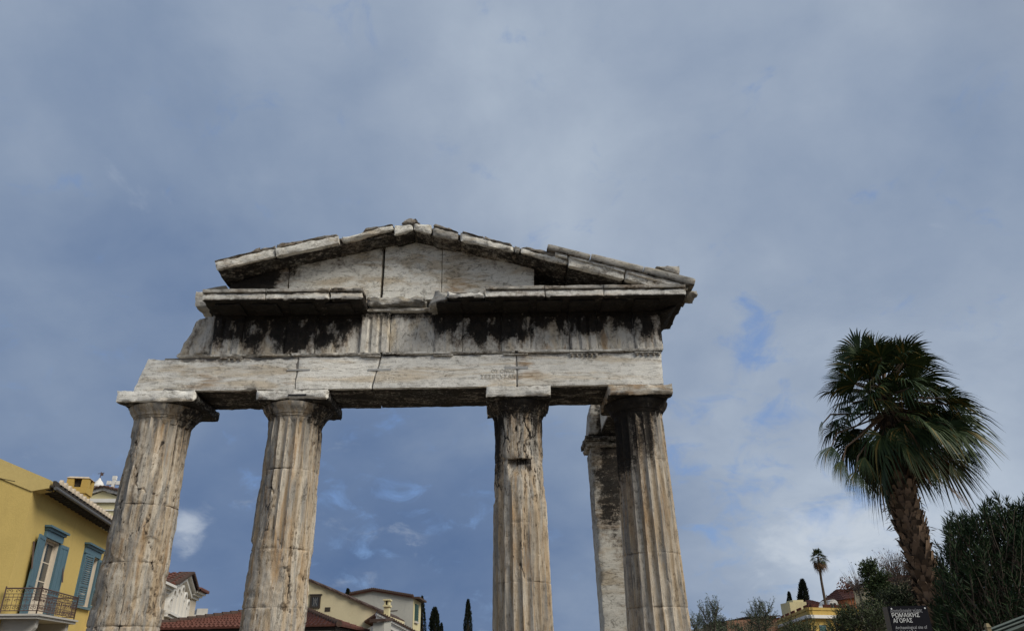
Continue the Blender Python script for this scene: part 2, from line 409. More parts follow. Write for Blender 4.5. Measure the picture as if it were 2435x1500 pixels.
for ci, C in enumerate(COLS):
    NF, SF = 20, 10
    NTH = NF*SF
    zs = []
    z = 0.12
    while z < 5.86: zs.append(z); z += 0.024 if z > 1.7 else 0.12
    zs.append(5.88)
    for zj in C['j']:
        zs = [q for q in zs if abs(q - zj) > 0.022] + [zj - 0.02, zj - 0.007, zj, zj + 0.007, zj + 0.02]
    zs = sorted(zs)
    mb = MB(); cr = []; oc = []; tn = []
    for z in zs:
        rad = C['rt'] + (C['r2'] - C['rt'])*max(0, (5.85 - z)/3.75)**1.15
        drum = sum(1 for q in C['j'] if z > q)
        dm = lerp_tab(C['dmg'], z)
        for k in range(NTH):
            a = 2*math.pi*k/NTH
            th = a - 1.5*math.pi                       # zero faces -Y
            if th < -math.pi: th += 2*math.pi
            fr = (k % SF)/SF
            cx_, cy_ = math.cos(a), math.sin(a)
            P3 = V((cx_*rad*1.0 + C['seed']*11, cy_*rad, z))
            fl = rad*(1 - 0.085*math.sin(math.pi*fr))
            # worn arrises
            if fr < 0.01: fl -= 0.008*max(0, fbm(P3*6, 3) + 0.2)
            n = 0.5 + 0.62*fbm(V((P3.x*1.5, P3.y*1.5, P3.z*0.85)), 4)
            w = sstep(1 - dm - 0.16, 1 - dm + 0.16, n)
            br = rad*(0.955 + 0.040*fbm(P3*2.2 + V((3, 1, 8)), 5)) + 0.010*fbm(P3*V((7, 7, 5)), 4)
            # broken facets: stepped planes
            st = fbm(P3*1.6 + V((9, 4, 2)), 2); br -= 0.022*sstep(0.18, 0.24, st)
            r = fl*(1 - w) + br*w
            r += 0.0035*fbm(P3*12, 3)
            crk = abs(fbm(V((a*1.7 + C['seed'], z*0.9, 3.3)), 4))
            if w > 0.25 and crk < 0.022: r -= 0.016
            for zj in C['j']:
                zjj = zj
                d = abs(z - zjj)
                if d < 0.05: r -= 0.014*math.exp(-(d/0.008)**2)*(0.15 + 1.3*max(0, fbm(P3*2.5, 3) + 0.25)) + 0.035*math.exp(-(d/0.035)**2)*max(0, fbm(P3*4, 3) - 0.05)
            # the notch cut in the third shaft, under its upper joint
            if ci == 2:
                zn = C['j'][0]
                if abs(th + 0.02) < 0.52 and zn - 0.55 < z < zn - 0.004:
                    f = sstep(0.52, 0.40, abs(th + 0.02))*sstep(zn - 0.55, zn - 0.05, z)
                    r -= 0.13*f*f
            mb.add((C['x'] + cx_*r, CYA + cy_*r, z))
            c_ = col_crust(ci, th, z)
            fi = k//SF                               # each flute weathers in its own way
            fh = math.sin(fi*12.9898 + ci*78.2)*43758.5; fh -= math.floor(fh)
            run = fbm(V((fi*3.7 + ci*11, z*0.55, 2.0)), 3)
            edge_ = 1 - abs(fr - 0.5)*2
            c_ += 0.62*max(0, run - 0.10)*(0.35 + 0.65*(1 - edge_ if fh > 0.5 else edge_))*(1 - 0.5*w)
            run2 = fbm(V((a*5.2 + ci*7, z*0.32, 6.0)), 4)
            c_ += 0.75*max(0, run2 - 0.22)
            if w > 0.25 and crk < 0.03: c_ += 0.55
            for zj in C['j']:
                if abs(z - zj) < 0.012: c_ += 0.45*max(0, fbm(P3*2.5, 3) + 0.35)
            tv = 0.16*(fh - 0.5)*(1 - w) + (0.16*(1 - w) if fr < 0.01 else 0)
            if ci == 2 and abs(th + 0.02) < 0.5 and zn - 0.10 < z < zn: c_ += 0.5
            cr.append(c_ - 0.08*w); oc.append(col_ochre(ci, th, z) + 0.28*max(0, fbm(V((fi*5.1 + ci*3, z*0.5, 9.0)), 3))); tn.append(0.07*math.sin(drum*5.1 + ci*2.3) + tv - 0.04)
    nz_ = len(zs)
    for i in range(nz_ - 1):
        for k in range(NTH):
            k2 = (k + 1) % NTH
            mb.face(i*NTH + k, i*NTH + k2, (i + 1)*NTH + k2, (i + 1)*NTH + k)
    shaft = mb.build('column', M['marble_column'], ROOT, loc=(C['x'], CYA, 0), smooth=0.55, attrs={'crust': cr, 'ochre': oc, 'tone': tn})
    # capital: necking, annulets, echinus
    mb = MB()
    rt = C['rt']; hw = (C['ax1'] - C['ax0'])/2; xc = (C['ax0'] + C['ax1'])/2
    re = min(hw*0.985, 0.66)
    prof = [(rt*0.93, 5.70), (rt*0.985, 5.775), (rt*0.99, 5.80), (rt*1.03, 5.805), (rt*1.03, 5.818), (rt*1.01, 5.822), (rt*1.05, 5.830), (rt*1.05, 5.842), (rt*1.03, 5.846), (rt*1.08, 5.856),
            (rt + (re - rt)*0.35, 5.885), (rt + (re - rt)*0.62, 5.925), (rt + (re - rt)*0.86, 5.972), (re*0.99, 6.008), (re, 6.03), (re*0.96, 6.048)]
    xs = C['x']*0.6 + xc*0.4
    mb.lathe((xs, CYA, 0), prof, 72)
    nv = []
    for p in mb.v:
        q = p - V((xs, CYA, 0)); n = fbm(p*4, 4); n2 = fbm(p*1.7 + V((ci*5, 0, 0)), 3)
        s = 1 + 0.005*n - 0.045*sstep(0.28, 0.5, n2)
        nv.append(V((xs + q.x*s, CYA + q.y*s, q.z)))
    mb.v = nv
    dk = (0.10, 0.30, 0.85, 1.05)[ci]
    def cap_crust(p, ci=ci, dk=dk, xs=xs):
        th = math.atan2(p.x - xs, -(p.y - CYA))
        v = dk + 0.22*fbm(p*2.2, 3)
        if ci == 0: v += 0.75*sstep(0.55, 1.0, th)
        if ci == 1: v += 0.45*sstep(0.45, 0.8, abs(th - 0.1))
        return v
    mb.build('capital', M['marble_column'], shaft, smooth=0.6, attrs={'crust': [cap_crust(p) for p in mb.v], 'ochre': [0.05]*len(mb.v), 'tone': [-0.03]*len(mb.v)})
    yf = 12.93 if ci else 12.90
    stone('abacus', xz8(C['ax0'], C['ax1'], 6.043, 6.262, yf, 14.30), 'marble_beam' if ci < 3 else 'marble_slab', shaft, cell=0.035, chip=0.035, rough=0.008,
          crust=(lambda p, ci=ci: (0.95 if p.z < 6.07 and p.y > 12.97 else ((0.10, 0.30, 0.16, 0.14)[ci] if p.y < 12.99 else (0.85 if p.x > xc0[ci] else 0.4)))), ochre=(0.1, 0.12, 0.12, 0.50)[ci], tone=(0.0, 0.0, -0.05, -0.12)[ci])
# slot in the second abacus, drawn as a dark strip on its face
mb = MB(); a = at(685, 941, 12.922); b = at(728, 936.5, 12.922)
mb.box((a.x, 12.918, a.z), (b.x, 12.96, b.z)); mb.build('slot_strip', plain('slot_dark', (0.015, 0.015, 0.017), 0.6), [o for o in bpy.data.objects if o.name.startswith('column')][1])

# ---- architrave
ZB, ZT = 6.27, 6.935
def beam_dark(p):
    v = 0.02
    if p.z < ZB + 0.02 and p.y > GY + 0.06: v = 0.86 + 0.12*fbm(p*1.5, 3)  # underside set much darker than the front face
    elif p.y < GY + 0.03:
        px = p.x
        # runs of dirt under the taenia
        edge = lerp_tab([(-6.6, 0.0), (-6.0, 0.30), (-5.2, 0.42), (-4.6, 0.45), (-4.0, 0.15), (-3.4, 0.05), (-2.6, 0.16), (-1.2, 0.22), (0.2, 0.12), (0.5, 0.45), (0.9, 0.25), (1.5, 0.40), (2.1, 0.35), (2.4, 0.10), (3.2, 0.16)], px)
        v += edge*sstep(0.19, 0.0, ZT - p.z)*1.25
        v += 0.12*sstep(0.05, 0.0, p.z - ZB)
    return v
def beam_ochre(p):
    n = fbm(p*V((0.9, 1, 1.5)) + V((2, 0, 5)), 3)
    v = 0.06 + 0.30*max(0, n)
    for cx, cz, sx, sz, a in ((-5.55, 6.45, 0.35, 0.20, 0.40), (-5.3, 6.85, 0.3, 0.1, 0.35), (-4.0, 6.4, 0.25, 0.2, 0.25), (0.75, 6.45, 0.4, 0.2, 0.32), (0.5, 6.8, 0.2, 0.2, 0.30), (-0.3, 6.38, 0.7, 0.12, 0.25)):
        v += a*math.exp(-((p.x - cx)/sx)**2 - ((p.z - cz)/sz)**2)
    return v
xj1, xj2b, xj2t, xj3 = Xp(706, GY, 880), Xp(885, GY, 918), Xp(906, GY, 850), Xp(1229, GY, 880)
g = 0.006
stone('architrave_block', xz8(-6.89, xj1 - g, ZB, ZT, GY, 14.22, x0t=-6.72), cell=0.045, chip=0.03, rough=0.012, crust=beam_dark, ochre=beam_ochre, tone=-0.06, chipr=0.14)
stone('architrave_block', xz8(xj1 + g, xj2b - g, ZB, ZT, GY + 0.004, 14.22, x1t=xj2t - g), cell=0.045, chip=0.014, crust=beam_dark, ochre=beam_ochre, tone=0.03)
stone('architrave_block', xz8(xj2b + g, xj3 - g, ZB, ZT, GY, 14.20, x0t=xj2t + g), cell=0.045, chip=0.014, crust=beam_dark, ochre=beam_ochre, tone=0.04)
stone('architrave_block', xz8(xj3 + g, 3.165, ZB, ZT, GY + 0.003, 14.22, x1t=3.20), cell=0.045, chip=0.012, crust=beam_dark, ochre=beam_ochre, tone=0.05)
# joint filler: dark mortar a little behind the faces
mort = plain('grey_mortar', (0.20, 0.19, 0.175), 0.95)
mb = MB(); mb.box((-6.4, GY + 0.022, ZB + 0.03), (3.05, 14.1, ZT + 0.01)); mb.box((-5.5, GY + 0.07, ZT + 0.013), (3.05, 13.4, ZT + 0.85)); 
mb.build('core', mort, ROOT)
# cramps set across the joints
cramp = plain('grey_cramp', (0.40, 0.40, 0.39), 0.8, 0.15, 12)
for px0, px1, py, hgt in ((682, 738, 879, 2.0), (875, 930, 878.5, 2.6), (1201, 1256, 873, 4.2)):
    a = at(px0, py + hgt, GY - 0.004); b = at(px1, py - hgt + (0 if px0 < 1100 else 1.5), GY - 0.004)
    mb = MB(); mb.box((a.x, GY - 0.006, a.z), (b.x, GY + 0.03, max(b.z, a.z + 0.02))); mb.build('clamp', cramp, ROOT)
# faint carved inscription
def carved(txt, px, py, h, Y, mat, parent, name='inscription'):
    cu = bpy.data.curves.new(name, 'FONT'); cu.body = txt; cu.size = h; cu.extrude = 0.002; cu.resolution_u = 2
    tmp = bpy.data.objects.new(name, cu); COL.objects.link(tmp)
    bpy.context.view_layer.update()
    me = bpy.data.meshes.new_from_object(tmp.evaluated_get(bpy.context.evaluated_depsgraph_get()))
    bpy.data.objects.remove(tmp); bpy.data.curves.remove(cu)
    p = at(px, py, Y)
    ob = bpy.data.objects.new(name, me); COL.objects.link(ob); me.materials.clear(); me.materials.append(mat)
    ob.parent = parent; ob.matrix_local = Matrix.Translation(p - root_loc(parent)) @ Matrix.Rotation(math.pi/2, 4, 'X')
    return ob
insc = plain('worn_letter_cuts', (0.47, 0.43, 0.36), 0.9, 0.4, 30)
carved('ΟΥ ΟΝΟΣ', 1168, 886, 0.10, GY - 0.004, insc, ROOT)
carved('ΣΕΣΒΕΥΣΑΝ', 1142, 900, 0.115, GY - 0.004, insc, ROOT)
# taenia, broken here and there, with the surviving regulae and guttae
def tae_crust(p): return 0.30 + 0.35*fbm(p*V((1.2, 2, 3)), 3) + (0.25 if p.z < ZT + 0.01 else 0)
runs = [(418, 690), (692, 905), (907, 1226), (1231, 1576)]
for i, (a, b) in enumerate(runs):
    x0, x1 = Xp(a, 12.95, 840), Xp(b, 12.95, 836)
    stone('taenia', xz8(x0, x1, ZT + 0.003, ZT + 0.066, 12.945, 13.3), cell=0.03, chip=0.030 if i < 3 else 0.012, rough=0.008, crust=tae_crust, ochre=0.1, tone=-0.08)
for px0, px1, ng in ((1354, 1424, 6), (1508, 1574, 5), (525, 578, 4), (856, 905, 0), (1030, 1078, 0), (1196, 1256, 0)):
    x0, x1 = Xp(px0, 12.95, 838), Xp(px1, 12.95, 838)
    rg = stone('regula', xz8(x0, x1, ZT - 0.035, ZT - 0.001, 12.95, 13.05), cell=0.03, chip=0.014, rough=0.008, crust=0.48, tone=-0.1)
    for k in range(ng):
        if px0 == 525 and k == 0: continue
        x = x0 + (x1 - x0)*(k + 0.5)/ng
        mb = MB(); mb.lathe((x, 12.982, ZT - 0.075), [(0.022, 0.0), (0.028, 0.008), (0.024, 0.04)], 10)
        mb.build('gutta', M['marble_frieze'], rg, smooth=0.8, attrs={'crust': [0.42]*len(mb.v), 'ochre': [0.1]*len(mb.v), 'tone': [-0.1]*len(mb.v)})

# ---- frieze
FZ0, FZ1 = 7.003, 7.86
FTAB = [(-6.2, 0.0), (-5.85, 0.05), (-5.55, 0.62), (-5.0, 0.60), (-4.6, 0.72), (-4.3, 0.68), (-3.9, 0.66), (-3.3, 0.55), (-2.85, 0.36), (-2.72, 0.28), (-2.60, 0.03), (-1.35, 0.05), (-1.22, 0.42), (-0.8, 0.48), (-0.62, 0.40), (-0.3, 0.52), (0.1, 0.58), (0.25, 0.66), (0.60, 0.66), (0.74, 0.42), (1.3, 0.50), (1.42, 0.55), (1.9, 0.50), (2.1, 0.52), (2.25, 0.36), (2.6, 0.36), (2.75, 0.55), (3.25, 0.58)]
FLAKES = [(Xp(x, 13.03, y), at(x, y, 13.03).z, a, b) for x, y, a, b in ((602, 782, 0.14, 0.15), (640, 815, 0.2, 0.1), (1292, 790, 0.2, 0.17), (1060, 800, 0.2, 0.15), (1475, 800, 0.22, 0.15), (1395, 810, 0.16, 0.14))]
def frieze_crust(p):
    h = (FZ1 - p.z)/(FZ1 - FZ0)
    e0 = lerp_tab(FTAB, p.x); bi = sum(1 for q in (x for ab in tx for x in ab) if p.x > q); e = (0.26*(abs(math.sin(bi*12.9898 + 2)*43758.5) % 1.0) - 0.13 if e0 > 0.3 else 0) + e0*1.38 + min(1, e0*2)*(0.26*fbm(V((p.x*2.1, 0, p.z*1.3)), 4) + 0.18*fbm(V((p.x*7.5, 5, p.z*0.6)), 3))
    v = 0.98*sstep(e + 0.40, e - 0.30, h) + 0.14
    if h > 0.15:                     # places where the crust has flaked off
        for px, py, sx, sz in FLAKES: v -= 0.62*math.exp(-((p.x - px)/sx)**2 - ((p.z - py)/sz)**2)
        v -= 0.50*sstep(0.02, 0.40, fbm(V((p.x*4.3 + 9, 1, p.z*2.2)), 4))
    if p.y > 13.2: v = 0.5
    return v
def frieze_ochre(p):
    v = 0.06 + 0.25*max(0, fbm(p*V((1.3, 1, 0.8)) + V((7, 0, 1)), 3))
    x = Xp(1432, 13.03, 790); v += 0.75*math.exp(-((p.x - x - 0.15*(7.5 - p.z))/0.10)**2)
    x = Xp(1310, 13.03, 820); v += 0.4*math.exp(-((p.x - x)/0.3)**2 - ((p.z - 7.08)/0.12)**2)
    return v
TR = [(508, 578), (681, 752), (856, 927), (1034, 1100), (1193, 1261), (1354, 1420), (1508, 1573)]
FY = 13.03
tx = [(Xp(a, FY, 790), Xp(b, FY, 790)) for a, b in TR]
def triglyph(x0, x1, worn):
    SEED[0] += 1
    mb = MB(); n = 48; m = 30; W = x1 - x0; y0 = FY - 0.045
    sv = V((SEED[0]*2.1, 3, 1))
    for j in range(m + 1):
        w = j/m; z = FZ0 + 0.002 + w*(FZ1 - FZ0 - 0.004)
        for i in range(n + 1):
            u = i/n; x = x0 + u*W
            d = 0.0
            for c in (0.333, 0.667): d = max(d, 1 - abs(u - c)/0.075)
            d = max(d, 1 - u/0.055, 1 - (1 - u)/0.055, 0)
            top = sstep(0.90, 0.86, w)
            p = V((x, y0, z))
            wn = sstep(0.45, 0.7, 0.5 + 0.5*fbm(p*2.2 + sv, 3) + worn - 0.35)
            y = y0 + 0.040*min(1, d*1.4)*top*(1 - 0.75*wn) + 0.020*wn + 0.010*fbm(p*6 + sv, 4) - (0.008 if w > 0.9 else 0)
            mb.add((x, y, z))
    for j in range(m):
        for i in range(n):
            a = j*(n + 1) + i; mb.face(a, a + 1, a + n + 2, a + n + 1)
    # sides, top and back close the stone
    base = len(mb.v)
    for j in range(m + 1):
        z = FZ0 + 0.002 + j/m*(FZ1 - FZ0 - 0.004); mb.add((x0, 13.4, z)); mb.add((x1, 13.4, z))
    for j in range(m):
        mb.face(base + 2*j, j*(n + 1), (j + 1)*(n + 1), base + 2*j + 2)
        mb.face(j*(n + 1) + n, base + 2*j + 1, base + 2*j + 3, (j + 1)*(n + 1) + n)
        mb.face(base + 2*j + 1, base + 2*j, base + 2*j + 2, base + 2*j + 3)
    mb.f.append(tuple(m*(n + 1) + i for i in range(n + 1)) + (base + 2*m + 1, base + 2*m))
    mb.f.append(tuple(i for i in range(n, -1, -1)) + (base, base + 1))
    return mb.build('triglyph', M['marble_frieze'], ROOT, smooth=0.5, attrs={'crust': [frieze_crust(p) for p in mb.v], 'ochre': [frieze_ochre(p) for p in mb.v], 'tone': [0.03*math.sin(SEED[0]*3)]*len(mb.v)})
WORN = [0.45, 0.85, 0.15, 1.0, 0.9, 0.2, 0.45]
for (a, b), w in zip(tx, WORN): triglyph(a + 0.004, b - 0.004, w)
for i in range(6):
    x0, x1 = tx[i][1], tx[i + 1][0]
    stone('metope', xz8(x0, x1, FZ0, FZ1, FY + (0.0 if i in (0, 3) else 0.012), 13.5), 'marble_frieze', cell=0.045, chip=0.015, rough=0.020 if i in (0, 1, 3) else 0.012, crust=frieze_crust, ochre=frieze_ochre, tone=(0, -0.02, 0.02, 0.0, 0.02, 0.06)[i])
    if i not in (0, 3):
        stone('metope_band', xz8(x0 + 0.004, x1 - 0.004, FZ1 - 0.10, FZ1 - 0.004, FY - 0.012, FY + 0.08), 'marble_frieze', cell=0.05, chip=0.012, crust=frieze_crust, ochre=0.05)
# sloping broken stone at the left end and the body behind the frieze
xl = tx[0][0]
stone('frieze_block', [(Xp(417, FY, 845), FY + 0.01, FZ0), (xl - 0.004, FY + 0.01, FZ0), (xl + 0.0, FY + 0.01, FZ1 - 0.01), (Xp(470, FY, 752), FY + 0.01, FZ1 - 0.04),
      (Xp(417, FY, 845) + 0.15, 14.0, FZ0), (xl, 14.0, FZ0), (xl, 14.0, FZ1), (Xp(470, FY, 752) + 0.1, 14.0, FZ1 - 0.05)], 'marble_frieze', cell=0.045, chip=0.05, rough=0.02,
      crust=lambda p: 0.10 + 0.35*sstep(0.1, 0.5, fbm(V((p.x*4 - p.z*1.5, 0, p.z*0.6)), 3) + 0.1), ochre=0.15, tone=-0.10, chipr=0.12)
stone('frieze_core', xz8(-5.7, 3.20, FZ0 + 0.003, FZ1 - 0.003, 13.42, 14.1), 'marble_frieze', cell=0.12, crust=0.5)
stone('frieze_return', xz8(tx[6][1] - 0.003, 3.235, FZ0, FZ1, FY + 0.01, 13.9), 'marble_frieze', cell=0.06, chip=0.02, crust=frieze_crust, tone=-0.1)

# ---- horizontal cornice (geison)
GF = 12.36
gz1 = at(1000, 684, GF).z; gz0 = at(1000, 709, GF).z
def gei_crust(p):
    if p.y < GF + 0.05 and p.z > gz0 + 0.02: return 0.22 + 0.30*fbm(p*V((1.6, 1, 2.5)), 4) + 0.30*sstep(0.04, 0.0, abs(p.z - (gz1 - 0.075)))
    if p.z > gz1 - 0.02: return 0.35
    return 1.05
def crown_crust(p): return 0.30 + 0.45*fbm(p*V((1.3, 1, 2)), 4)
def geison(pxa, pxb, crown=True, chip=0.03, Yb=13.95, front=GF):
    x0, x1 = at(pxa, 700, front).x, at(pxb, 700, front).x
    o = stone('cornice_block', [(x0, front, gz0), (x1, front, gz0), (x1, front, gz1 - 0.075), (x0, front, gz1 - 0.075), (x0, Yb, gz0 - 0.02), (x1, Yb, gz0 - 0.02), (x1, Yb, gz1 - 0.05), (x0, Yb, gz1 - 0.05)], 'marble_beam', cell=0.04, chip=chip, rough=0.010, crust=gei_crust, ochre=0.16, tone=-0.02)
    if crown:
        stone('crown_moulding', xz8(x0, x1, gz1 - 0.066, gz1 + 0.005, front - 0.035, 12.9), 'marble_grey', parent=o, cell=0.03, chip=chip*0.8, rough=0.010, crust=crown_crust, tone=0.05)
    return o
for a, b, ch in ((482, 631, .014), (631.4, 784, .022), (784.4, 863, .03)): geison(a, b, True, ch)
geison(1062, 1154, False, 0.05)
for a, b in ((1155, 1296), (1296.4, 1436), (1436.4, 1632)): geison(a, b, True, 0.012)
# mutules on the soffit
for k in range(len(tx)):
    for (x0, x1) in ((tx[k][0], tx[k][1]),) + (((tx[k][1] + 0.12, tx[k + 1][0] - 0.12),) if k < 6 else ()):
        xm = (x0 + x1)/2*12.7/13.0
        if -2.75 < xm < -1.35: continue
        stone('mutule', xz8(xm - 0.25, xm + 0.25, gz0 - 0.055, gz0 - 0.008, 12.47, 12.97), 'marble_frieze', cell=0.06, chip=0.02, crust=1.1)
# bed moulding over the frieze
stone('bed_moulding', xz8(Xp(497, 12.95, 735), Xp(866, 12.95, 735), 7.866, 7.93, 12.93, 13.5), 'marble_frieze', cell=0.05, chip=0.02, crust=0.95)
stone('bed_moulding', xz8(Xp(1036, 12.95, 735), Xp(1572, 12.95, 735), 7.866, 7.93, 12.93, 13.5), 'marble_frieze', cell=0.05, chip=0.02, crust=1.0)
stone('bed_moulding', xz8(Xp(870, 12.95, 735), Xp(1034, 12.95, 735), 7.858, 7.90, 12.92, 13.6), 'marble_beam', cell=0.03, chip=0.02, crust=lambda p: 0.18 + 0.5*fbm(p*3, 3))
stone('bed_moulding', xz8(Xp(868, 12.95, 735), Xp(1034, 12.95, 735), 7.902, 7.945, 12.95, 13.6), 'marble_beam', cell=0.03, chip=0.02, crust=lambda p: 0.1 + 0.4*fbm(p*3, 3))
# broken middle stones where the cornice is lost
stone('broken_block', xz8(at(870, 720, 12.84).x, at(1016, 720, 12.84).x, 7.95, 8.145, 12.84, 13.8), 'marble_grey', cell=0.035, chip=0.06, rough=0.03, crust=lambda p: 0.12 + 0.3*fbm(p*V((2, 2, 5)), 3), tone=0.0, chipr=0.16)
stone('broken_block', [p for p in [at(1018, 727, 12.62), at(1062, 713, 12.46), at(1071, 696, 12.46), at(1034, 689, 12.60)]] + [p + V((0.10, 0.9, 0.0)) for p in [at(1018, 727, 12.62), at(1062, 713, 12.46), at(1071, 696, 12.46), at(1034, 689, 12.60)]], 'marble_grey', cell=0.03, chip=0.03, rough=0.02, crust=0.14, tone=0.05, chipr=0.10)
# right-hand return of the cornice, running back along the side
xr = at(1636, 700, GF).x
stone('side_cornice', xz8(3.26, xr, gz0 - 0.005, gz1 - 0.01, GF + 0.05, 13.95), 'marble_beam', cell=0.06, chip=0.03, crust=lambda p: 1.0 if p.z < gz0 + 0.05 else 0.6)
stone('side_cornice', [(3.23, 12.98, gz0 - 0.14), (xr - 0.22, 12.75, gz0 - 0.10), (xr - 0.12, 12.72, gz0 - 0.003), (3.23, 12.98, gz0 - 0.003), (3.23, 13.93, gz0 - 0.14), (xr - 0.22, 13.9, gz0 - 0.12), (xr - 0.12, 13.9, gz0 - 0.003), (3.23, 13.93, gz0 - 0.003)], 'marble_frieze', cell=0.06, chip=0.03, crust=1.0)
a = at(1636, 700, 12.7)
stone('cornice_fragment', xz8(a.x - 0.05, a.x + 0.17, a.z - 0.08, a.z + 0.05, 12.6, 13.0), 'marble_grey', cell=0.03, chip=0.04, rough=0.02, crust=0.2, ochre=0.3, tone=-0.2)
# stone of the left return seen behind the corner
stone('side_cornice', quad8([(463, 728), (505, 728), (505, 689), (464, 692)], 13.45, 0.6), 'marble_grey', cell=0.04, chip=0.03, crust=0.12, tone=0.15)
stone('broken_block', quad8([(497, 748), (540, 744), (540, 722), (494, 724)], 13.0, 0.6), 'marble_beam', cell=0.03, chip=0.04, rough=0.02, crust=0.35, tone=-0.1)
stone('broken_block', quad8([(480, 690), (545, 690), (538, 679), (515, 681)], 12.95, 0.5), 'marble_grey', cell=0.04, chip=0.02, crust=0.15)

# ---- tympanum slabs
TY = 12.95
def tym_crust(p):
    v = 0.02 + 0.10*fbm(p*2, 3)
    v += 0.9*sstep(-4.15, -4.75, p.x) + 0.38*sstep(-3.2, -4.2, p.x)*max(0, fbm(V((p.x*5, 0, p.z*0.8)), 3) + 0.35)
    top = 9.42 - abs(p.x + 1.72)*0.262
    v += 0.45*sstep(0.32, 0.0, top - p.z)*(0.5 + fbm(V((p.x*3, 2, p.z)), 3))
    return v
def tym_ochre(p):
    v = 0.05 + 0.22*max(0, fbm(p*V((0.8, 1, 2.0)) + V((1, 0, 9)), 3))
    v += 0.35*math.exp(-((p.x + 0.75)/0.5)**2 - ((p.z - 8.45)/0.35)**2) + 0.3*sstep(-3.7, -4.4, p.x)
    return v
def tslab(q, Y=TY, **kw):
    return stone('tympanum_slab', quad8(q, Y, 0.45), 'marble_slab', cell=0.045, chip=0.006, rough=0.006, crust=kw.get('crust', tym_crust), ochre=tym_ochre, tone=kw.get('tone', 0.0))
tslab([(545, 692), (683, 692), (689, 630), (548, 678)], tone=-0.1)
tslab([(684, 712), (903, 712), (912, 575), (690, 634)])
tslab([(909, 712), (1049, 712), (1052, 582), (918, 571)], tone=0.03)
# the middle slab reaches up into the angle of the gable
tslab([(925, 590), (1045, 590), (988, 566), (984, 566)], Y=TY + 0.012)
tslab([(1050, 712), (1270, 690), (1270, 640), (1053, 582)], Y=TY + 0.006, tone=0.05)
stone('backing_wall', quad8([(1262, 700), (1560, 690), (1500, 664), (1262, 622)], 13.42, 0.4), 'marble_slab', cell=0.08, crust=0.95)
stone('backing_wall', quad8([(700, 700), (1270, 700), (1180, 600), (880, 600)], 13.45, 0.4), 'marble_slab', cell=0.12, crust=0.6)

# ---- raking cornice
RF = 12.45
def rake_mottle(p):
    if p.y < RF + 0.06: return 0.14 + 0.30*fbm(p*3.0, 4)
    return 0.74 + 0.25*fbm(p*V((1.2, 1.2, 4)), 3)  # soffit and other faces darker than the front
def rake_dark(p):
    if p.y < RF + 0.06: return 0.20 + 0.30*fbm(p*3.0, 4)
    return 0.85  # behind the front face, darker still
def rake(q, dark=False, chip=0.02, depth=1.25, tone=0.0, mat='marble_slab', ochre=0.12, Y=RF, rough=0.012):
    return stone('raking_cornice_block', quad8(q, Y, depth), mat, cell=0.04, chip=chip, rough=rough, crust=rake_dark if dark else rake_mottle, ochre=ochre, tone=tone, chipr=0.08)
rk = []
rk.append(rake([(513, 642), (655, 609), (654, 590), (509, 622)], True, ochre=0.30, chip=0.015))
rk.append(rake([(656, 610), (807, 577), (805, 560), (655, 589)], True, tone=0.0, Y=RF - 0.03, chip=0.015))
rk.append(rake([(812, 578), (936, 545), (934, 533), (810, 562)], False, chip=0.03, tone=0.02))
rk.append(rake([(938, 559), (983, 546), (980, 528), (938, 536)], False, tone=0.02))
rk.append(rake([(984, 546), (1026, 556), (1026, 535), (981, 528)], False, tone=0.02))
rk.append(rake([(1029, 560), (1088, 570), (1090, 551), (1030, 536)], False, chip=0.045, mat='marble_grey', rough=0.02))
rk.append(rake([(1094, 572), (1222, 598), (1221, 583), (1094, 551)], False, chip=0.025, tone=0.05))
rk.append(rake([(1223, 599), (1236, 601), (1238, 586), (1224, 584)], False, mat='marble_grey', tone=-0.25))
rk.append(rake([(1238, 600), (1350, 630), (1352, 617), (1240, 587)], True, chip=0.03, tone=0.02))
rk.append(rake([(1352, 631), (1484, 664), (1487, 641), (1352, 607)], True, chip=0.02, ochre=0.22, Y=RF - 0.03, tone=0.05))
rk.append(rake([(1486, 664), (1590, 690), (1640, 684), (1488, 641)], True, chip=0.02, ochre=0.12, Y=RF - 0.03, tone=0.05))
# small crowning fillet of the right-hand rake
for q in ([(1320, 606), (1350, 613), (1350, 605), (1320, 598)], [(1352, 611), (1486, 647), (1487, 640), (1354, 603)], [(1489, 648), (1622, 684), (1626, 676), (1490, 641)]):
    stone('crown_moulding', quad8(q, RF - 0.07, 0.5), 'marble_beam', parent=rk[9], cell=0.03, chip=0.012, crust=0.22, ochre=0.25)
for q in ([(540, 640), (975, 552), (975, 534), (540, 622)], [(985, 552), (1560, 676), (1560, 664), (985, 534)]):
    stone('rake_core', quad8(q, RF + 0.10, 0.95), 'marble_grey', cell=0.12, chip=0.0, rough=0.0, crust=0.75)
# weathered cover slabs lying on the rake
def cover(q, tone=-0.15, chip=0.025):
    stone('cover_slab', quad8(q, RF - 0.02, 1.1), 'marble_grey', cell=0.035, chip=chip, rough=0.02, crust=lambda p: 0.48 + 0.3*fbm(p*3, 3), tone=tone, chipr=0.08)
cover([(508, 622.5), (616, 597.5), (618, 588), (507, 618)]); cover([(617, 597), (654, 589.5), (655, 583), (619, 589)])
cover([(656, 589), (805, 560.5), (803, 557.5), (656, 580)]); cover([(720, 575.5), (806, 560), (800, 555.5), (720, 569)])
cover([(862, 550), (934, 533), (928, 532), (870, 542)]); cover([(952, 533), (1001, 532), (990, 519), (962, 521)], -0.2, 0.04)
cover([(1030, 537), (1088, 551), (1068, 541), (1036, 532)], -0.1); cover([(1096, 552), (1160, 570), (1150, 561), (1100, 548)]); cover([(1150, 568), (1220, 584), (1214, 577), (1152, 561)])
cover([(1240, 588), (1352, 618), (1352, 606), (1250, 584)], -0.2, 0.03)
